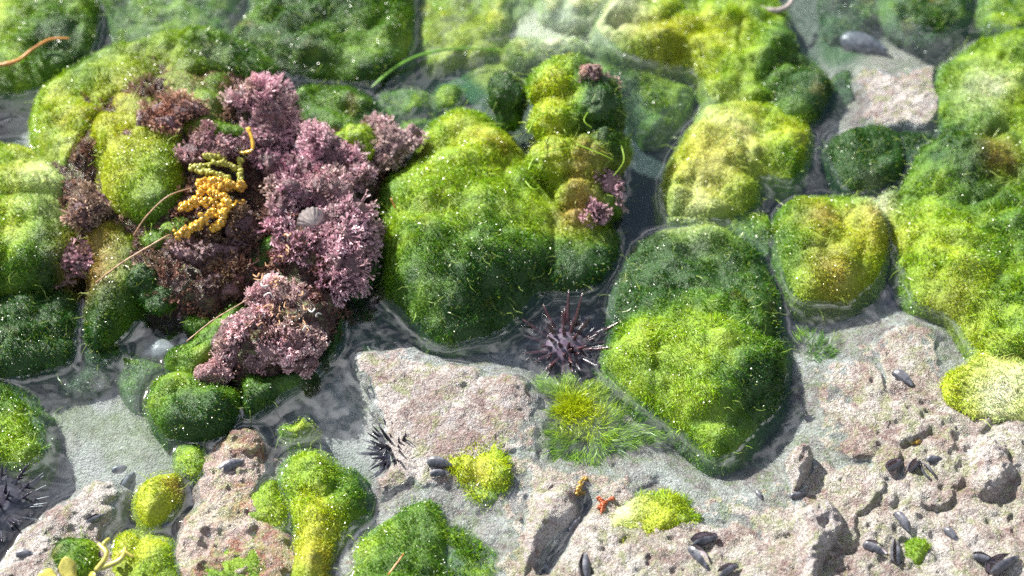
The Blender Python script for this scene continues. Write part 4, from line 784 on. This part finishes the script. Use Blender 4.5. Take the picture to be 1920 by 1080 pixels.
def mussel(u, v, L, ang, gape, label, roll=.0, dz=1.0):
    c = hit(u, v) + np.array([0, 0, dz * .5]); e = empty('mussel', c, label, 'mussel', 'mussels'); L = L * .88; e.rotation_euler = (roll, 0, ang)
    for side in (1, -1):
        V, q, fm = valve(None, L, .30, side); M_ = np.array(Matrix.Rotation(side * gape, 3, 'X')); V[:, 1] += L * .35; V = V @ M_.T; V[:, 1] -= L * .35
        mesh('valve', V, q, mats=[M_MUSSEL, M_MUSIN], fmat=fm, parent=e)
for a in [(1677, 872, 5, .5, .35, 'leftmost gaping dark mussel in the row on the right shelf', 1.2), (1712, 873, 4.6, .9, .3, 'second gaping dark mussel in the row on the right shelf', 1.3), (1738, 885, 5.5, 2.1, .25, 'tall dark mussel standing on end at the right of the shelf row', 1.2), (1752, 862, 4, .1, .15, 'slim dark mussel lying across the back of the shelf row', .3),
          (1692, 712, 6.5, -.8, .12, 'worn grey and black mussel on the upper part of the right shelf', .2), (1692, 980, 6, -1.1, .2, 'dark mussel with worn shell above the tiny lime moss tuft', .6), (1680, 1035, 7, 1.45, .15, 'upright dark mussel beside the tiny lime moss tuft', 1.2),
          (1640, 1030, 6, -.5, .3, 'dark mussel half buried between the ridge and the lime tuft', .8), (1880, 1058, 9, .5, .35, 'broken open mussel with white edges in the bottom right corner', 1.0), (1845, 1050, 6, -.3, .3, 'smaller open mussel in the bottom right corner', 1.0),
          (1322, 1012, 7, .3, .3, 'open mussel with pale lilac inside right of the yellow moss', 1.1), (1310, 1045, 7.5, -.9, .3, 'second open mussel just below the lilac one by the yellow moss', 1.0), (1365, 1070, 6, .6, .3, 'mussel at the bottom edge right of the two open mussels', 1.0),
          (1090, 955, 6.5, 1.7, .1, 'narrow mussel wedged upright at the head of the crevice', .5), (1078, 985, 5, 1.0, .2, 'small dark mussel wedged halfway down the crevice', .8), (1020, 1065, 6, -.6, .3, 'mussel with reddish lip at the bottom of the crevice', .9), (1098, 1062, 7, 1.6, .1, 'slim red-lipped mussel left of the yellow moss at the bottom edge', .9),
          (825, 870, 6.5, -.15, .25, 'small worn mussel on the lower edge of the rock slab', .5), (825, 888, 5, .1, .2, 'dark mussel right below the worn one on the rock slab', .8),
          (435, 875, 7, .5, .2, 'dark mussel pair embedded in the reddish rock', .5), (240, 905, 6, 1.2, .15, 'dark submerged mussel beside the small yellow cushion', .8), (225, 880, 4, .3, .15, 'small grey mussel in the pale water near the yellow cushion', .4),
          (1520, 785, 3.2, .1, .3, 'tiny ring-edged mussel on the shelf beside the dark green water', 1.3), (1423, 930, 3, -1.1, .1, 'tiny black mussel alone on the shelf', .4), (1495, 930, 4, .2, .2, 'small dark mussel beneath the upper rock knob', .5),
          (180, 975, 6, .6, .15, 'dark mussel edge poking from the pale rock ledge', 1.2), (50, 1040, 5, .0, .2, 'round dark mussel in the pale rock ledge near the corner', .4), (1785, 1005, 5, -.9, .2, 'faint grey mussel right of the worn dark one on the shelf', .6), (310, 745 + 240, 4, .2, .2, 'small mussel beneath the small yellow cushion', .5)]:
    mussel(*a)
mussel(1618, 92, 15, -.35, .08, 'large striped purple-black mussel shell at the top right', .1, 2)
# the rim of a limpet at the top
pts = [P(1450 + 34 * math.cos(a), -2 + 22 * math.sin(a), 3 + 1.0 * math.sin(a)) for a in np.linspace(-.3, 3.5, 26)]
V, q, t = tube(np.array(pts), np.interp(np.linspace(0, 1, 26), [0, .5, 1], [.8, 1.6, .8]), 8)
tag(mesh('shell_rim', V, q, t, mats=[M_LIMPET]), 'cream and yellow shell rim at the very top edge', 'shell')
mats_ring = M_LIMPET

# ------------------------------------------------------------------ urchins
PIERCE = []
def urchin(name, label, c, r, n, L0, L1, rad, ms, mb, up=-.15, seed=0, special=(), lean=None):
    g = np.random.default_rng(seed); e = empty(name, c, label, 'sea urchin')
    S, q = sphere(32, 18); V = S * np.array([r, r, r * .62]); V = V + nrm(S) * (.5 * np.abs(np.sin(8 * np.arctan2(S[:, 1], S[:, 0]))))[:, None] * .6
    mesh('body', V, q, mats=[mb], parent=e)
    S2, q2 = sphere(8, 5)
    dirs = []
    while len(dirs) < n:
        d = nrm(g.normal(size=3)[None])[0]
        if d[2] < up: continue
        if lean is not None and d @ lean < -.2: continue
        if any(d @ x > .93 for x in dirs) and g.random() < .8: continue
        dirs.append(d)
    items = [(d, g.uniform(L0, L1) * (1 - .35 * max(d[2], 0))) for d in dirs] + [(nrm(np.array(d)[None])[0], l) for d, l in special]
    for d, l in items:
        s = d * np.array([r, r, r * .62]) * .95; bend = g.normal(size=3) * .02
        ts = np.linspace(0, 1, 6)[:, None]; pts = s + d * l * ts + bend * l * ts ** 2
        V, q, t = tube(pts, rad * np.array([1.35, 1.15, 1, .85, .6, .22]), 7)
        mesh('spine', V, q, t, mats=[ms], parent=e)
        w0, w1 = s + c, pts[-1] + c
        if w0[2] < 0 < w1[2]:
            f = -w0[2] / (w1[2] - w0[2]); pc = w0 + (w1 - w0) * f; PIERCE.append((pc[0], pc[1], rad * 1.1))
    return e
urchin('sea_urchin', 'large reddish-brown sea urchin breaking the water between the two big moss cushions', P(1062, 655, -7.5), 11, 85, 7, 14, .9, M_SPINE, M_TEST, -.1, 3,
       [((-1, .45, .62), 15), ((-.6, .95, .75), 14), ((.05, .9, 1.0), 19), ((.35, .8, 1.1), 21), ((1.1, .35, .55), 20), ((-1, -.35, .45), 13), ((-.5, -1., .8), 14), ((.9, -.3, .6), 15), ((.1, -.9, .9), 12)])
urchin('sea_urchin', 'black sea urchin peeking from under the left edge of the rock slab', P(748, 850, -5), 8, 60, 8, 13, .6, M_DARKSP, M_DARKSP, -.1, 5, lean=np.array([-.9, -.1, .1]))
urchin('sea_urchin', 'black-purple sea urchin under water at the lower left edge', P(-5, 955, -9), 16, 90, 8, 15, .6, M_DARKSP, M_DARKSP, -.1, 6)
urchin('sea_urchin', 'dark sea urchin cut off by the upper left edge', P(-25, 235, -9), 9, 70, 5, 8, .5, M_DARKSP, M_DARKSP, -.1, 8)

# ------------------------------------------------------------------ soft submerged tufts with long hair
def hairtuft(name, label, u, v, r, n, L, bias, z0=-4, seed=1, flat=.25):
    c = hit(u, v); c[2] = max(c[2] + 1.0, z0)
    cl = rng.normal(size=(26, 2)) * r * .5; cc_ = cl[rng.integers(0, 26, n)] + rng.normal(size=(n, 2)) * r * .12
    a = np.arctan2(cc_[:, 1], cc_[:, 0]); q = np.clip(np.hypot(cc_[:, 0], cc_[:, 1]) / r, 0, 1.3); p = c + np.stack([cc_[:, 0], cc_[:, 1], 1.6 * (1 - q ** 2)], 1)
    d = nrm(np.stack([np.cos(a) * (.3 + q), np.sin(a) * (.3 + q), .28 * (1 - q) + flat * rng.random(n)], 1) + .4 * rdir(n) + 1.2 * np.stack([fbm3(p, 6, 2, 3), fbm3(p, 6, 2, 6), 0 * a], 1))
    col = moss_col(p[:, 0], p[:, 1], bias) * np.exp(rng.normal(0, .25, (n, 1)))
    V, Q, T_, cc = blades(p, d, L * rng.uniform(.3, 1.2, n), .24, .8, col, col * 1.15)
    return tag(mesh(name, V, Q, T_, cc, [M_FIL], smooth=False), label, 'moss', 'hair tufts')
hairtuft('hair_alga', 'fluffy yellow-green hair alga fanning out below the urchin', 1075, 772, 15, 9000, 4.6, .38, z0=-2.2, flat=.05)
hairtuft('hair_alga', 'greyish green hair alga fringe fanning towards the white rock', 1105, 812, 17, 6000, 9, .2)
hairtuft('hair_alga', 'soft dark green alga haze in the shallow channel left of the slab', 690, 640, 10, 1500, 5, -.05)
hairtuft('hair_alga', 'thin green alga wisps on the shelf beside the largest right cushion', 1530, 665, 10, 800, 6, .1)
print('small', time.time() - T0)

# ------------------------------------------------------------------ sea bed and water
def warped(lo, hi, step, far=9000, n=26):
    core = np.arange(lo, hi + step, step); g = np.geomspace(step * 2, far, n)
    return np.concatenate([(lo - g)[::-1], core, core[-1] + g])
bx, by = np.meshgrid(warped(-320, 320, .75), warped(-200, 270, .75), indexing='ij')
bz = bedz(bx, by)
bz = bz + .35 * fbm(bx, by, 1.9, 2, 83) * np.exp(-(np.hypot(bx, by) / 500) ** 2)
V, q = grid_mesh(bx, by, bz)
col = np.tile(np.array([.13, .17, .12]), (len(V), 1)) * (1 + .3 * fbm(V[:, 0], V[:, 1], 30, 3, 90))[:, None]
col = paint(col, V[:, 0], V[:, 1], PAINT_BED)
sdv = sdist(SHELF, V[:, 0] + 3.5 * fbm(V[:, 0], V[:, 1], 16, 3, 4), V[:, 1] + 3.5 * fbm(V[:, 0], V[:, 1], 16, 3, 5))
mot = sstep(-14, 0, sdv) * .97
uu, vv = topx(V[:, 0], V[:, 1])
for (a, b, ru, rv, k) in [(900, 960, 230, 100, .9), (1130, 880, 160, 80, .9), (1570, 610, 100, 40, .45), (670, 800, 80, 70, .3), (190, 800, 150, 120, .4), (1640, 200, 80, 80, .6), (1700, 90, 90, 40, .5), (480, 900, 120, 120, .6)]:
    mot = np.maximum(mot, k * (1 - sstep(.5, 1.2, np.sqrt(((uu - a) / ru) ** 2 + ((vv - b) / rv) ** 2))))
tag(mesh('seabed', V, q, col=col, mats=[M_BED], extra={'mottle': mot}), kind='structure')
# water: the surface climbs each wall by its meniscus (screened Poisson, capillary length 2.7 mm)
dx = .8
wxs, wys = np.arange(-320, 320, dx), np.arange(-200, 270, dx)
WX, WY = np.meshgrid(wxs, wys, indexing='ij')
fi = (WX - GX[0]); fj = (WY - GY[0]); i0 = np.clip(fi.astype(int), 0, len(GX) - 2); j0 = np.clip(fj.astype(int), 0, len(GY) - 2); fi = fi - i0; fj = fj - j0
S_ = (top1[i0, j0] * (1 - fi) + top1[i0 + 1, j0] * fi) * (1 - fj) + (top1[i0, j0 + 1] * (1 - fi) + top1[i0 + 1, j0 + 1] * fi) * fj
H0 = 1.3
solid = S_ > H0 * .8
for (c_, r_) in [(P(952, 215, 0), 8)] + [(P(u, v, 0), max(rx, ry) * .7) for (u, v, z, rx, ry, rz) in COLUMN if z - rz < 2]:
    solid |= (WX - c_[0]) ** 2 + (WY - c_[1]) ** 2 < r_ ** 2
pier = np.zeros_like(solid)
for (x, y, r_) in PIERCE: pier |= (WX - x) ** 2 + (WY - y) ** 2 < max(r_, .8) ** 2
def relax(mask_h, lam, it):
    h = np.where(mask_h > 0, mask_h, 0.)
    k = 4 + (dx / lam) ** 2
    for _ in range(it):
        n_ = np.zeros_like(h); n_[1:-1, 1:-1] = (h[2:, 1:-1] + h[:-2, 1:-1] + h[1:-1, 2:] + h[1:-1, :-2]) / k
        h = np.where(mask_h > 0, mask_h, n_)
    return h
hm = relax(np.where(pier, .4, np.where(solid, H0, 0.)), 2.7, 90)
hl = relax(np.where(solid, 1., 0.), 11, 260)
ph = -np.log(hl + 1e-5)
sheen_rings = (.5 + .5 * np.sin(ph * 9 + 3.2 * fbm(WX, WY, 18, 3, 100))) ** 5
patch = sstep(-.05, .35, fbm(WX, WY, 26, 3, 103))
sheen_swirl = (1 - np.abs(fbm(WX + 9 * fbm(WX, WY, 25, 2, 110), WY + 9 * fbm(WX, WY, 25, 2, 111), 14, 3, 113)) * 5).clip(0, 1) ** 2
film = .004 + .015 * sheen_rings * patch * sstep(0.02, .12, hl) * (1 - sstep(.8, 1, hl)) + .022 * sheen_swirl * patch  # faint diffuse streaks painting sky reflections and milky haze onto the surface
wz = hm + .28 * fbm(WX + 6 * fbm(WX, WY, 30, 2, 121), WY, 16, 3, 120) - .1
V, q = grid_mesh(WX, WY, wz)
# the calm outer water, one ring of big cells butted to the fine sheet
lo = np.array([wxs[0], wys[0]]); hi_ = np.array([wxs[-1], wys[-1]]); B_ = 9000
ni, nj = WX.shape; id_ = np.arange(ni * nj).reshape(ni, nj)
per = np.concatenate([id_[:, 0], id_[-1, 1:], id_[-2::-1, -1], id_[0, -2:0:-1]]); pv = V[per]; ctr = np.array([0, 35.]);
dv = pv[:, :2] - ctr; outer = np.concatenate([ctr + dv * 25, np.zeros((len(per), 1))], 1)
base = len(V); V = np.concatenate([V, outer]); kk = np.arange(len(per)); k2 = (kk + 1) % len(per)
q = np.concatenate([q, np.stack([per[kk], base + kk, base + k2, per[k2]], 1)])
film = np.concatenate([film.ravel(), np.full(len(per), .05)])
tag(mesh('water', V, q, mats=[M_WATER], extra={'film': film}), kind='structure')
print('done', time.time() - T0)
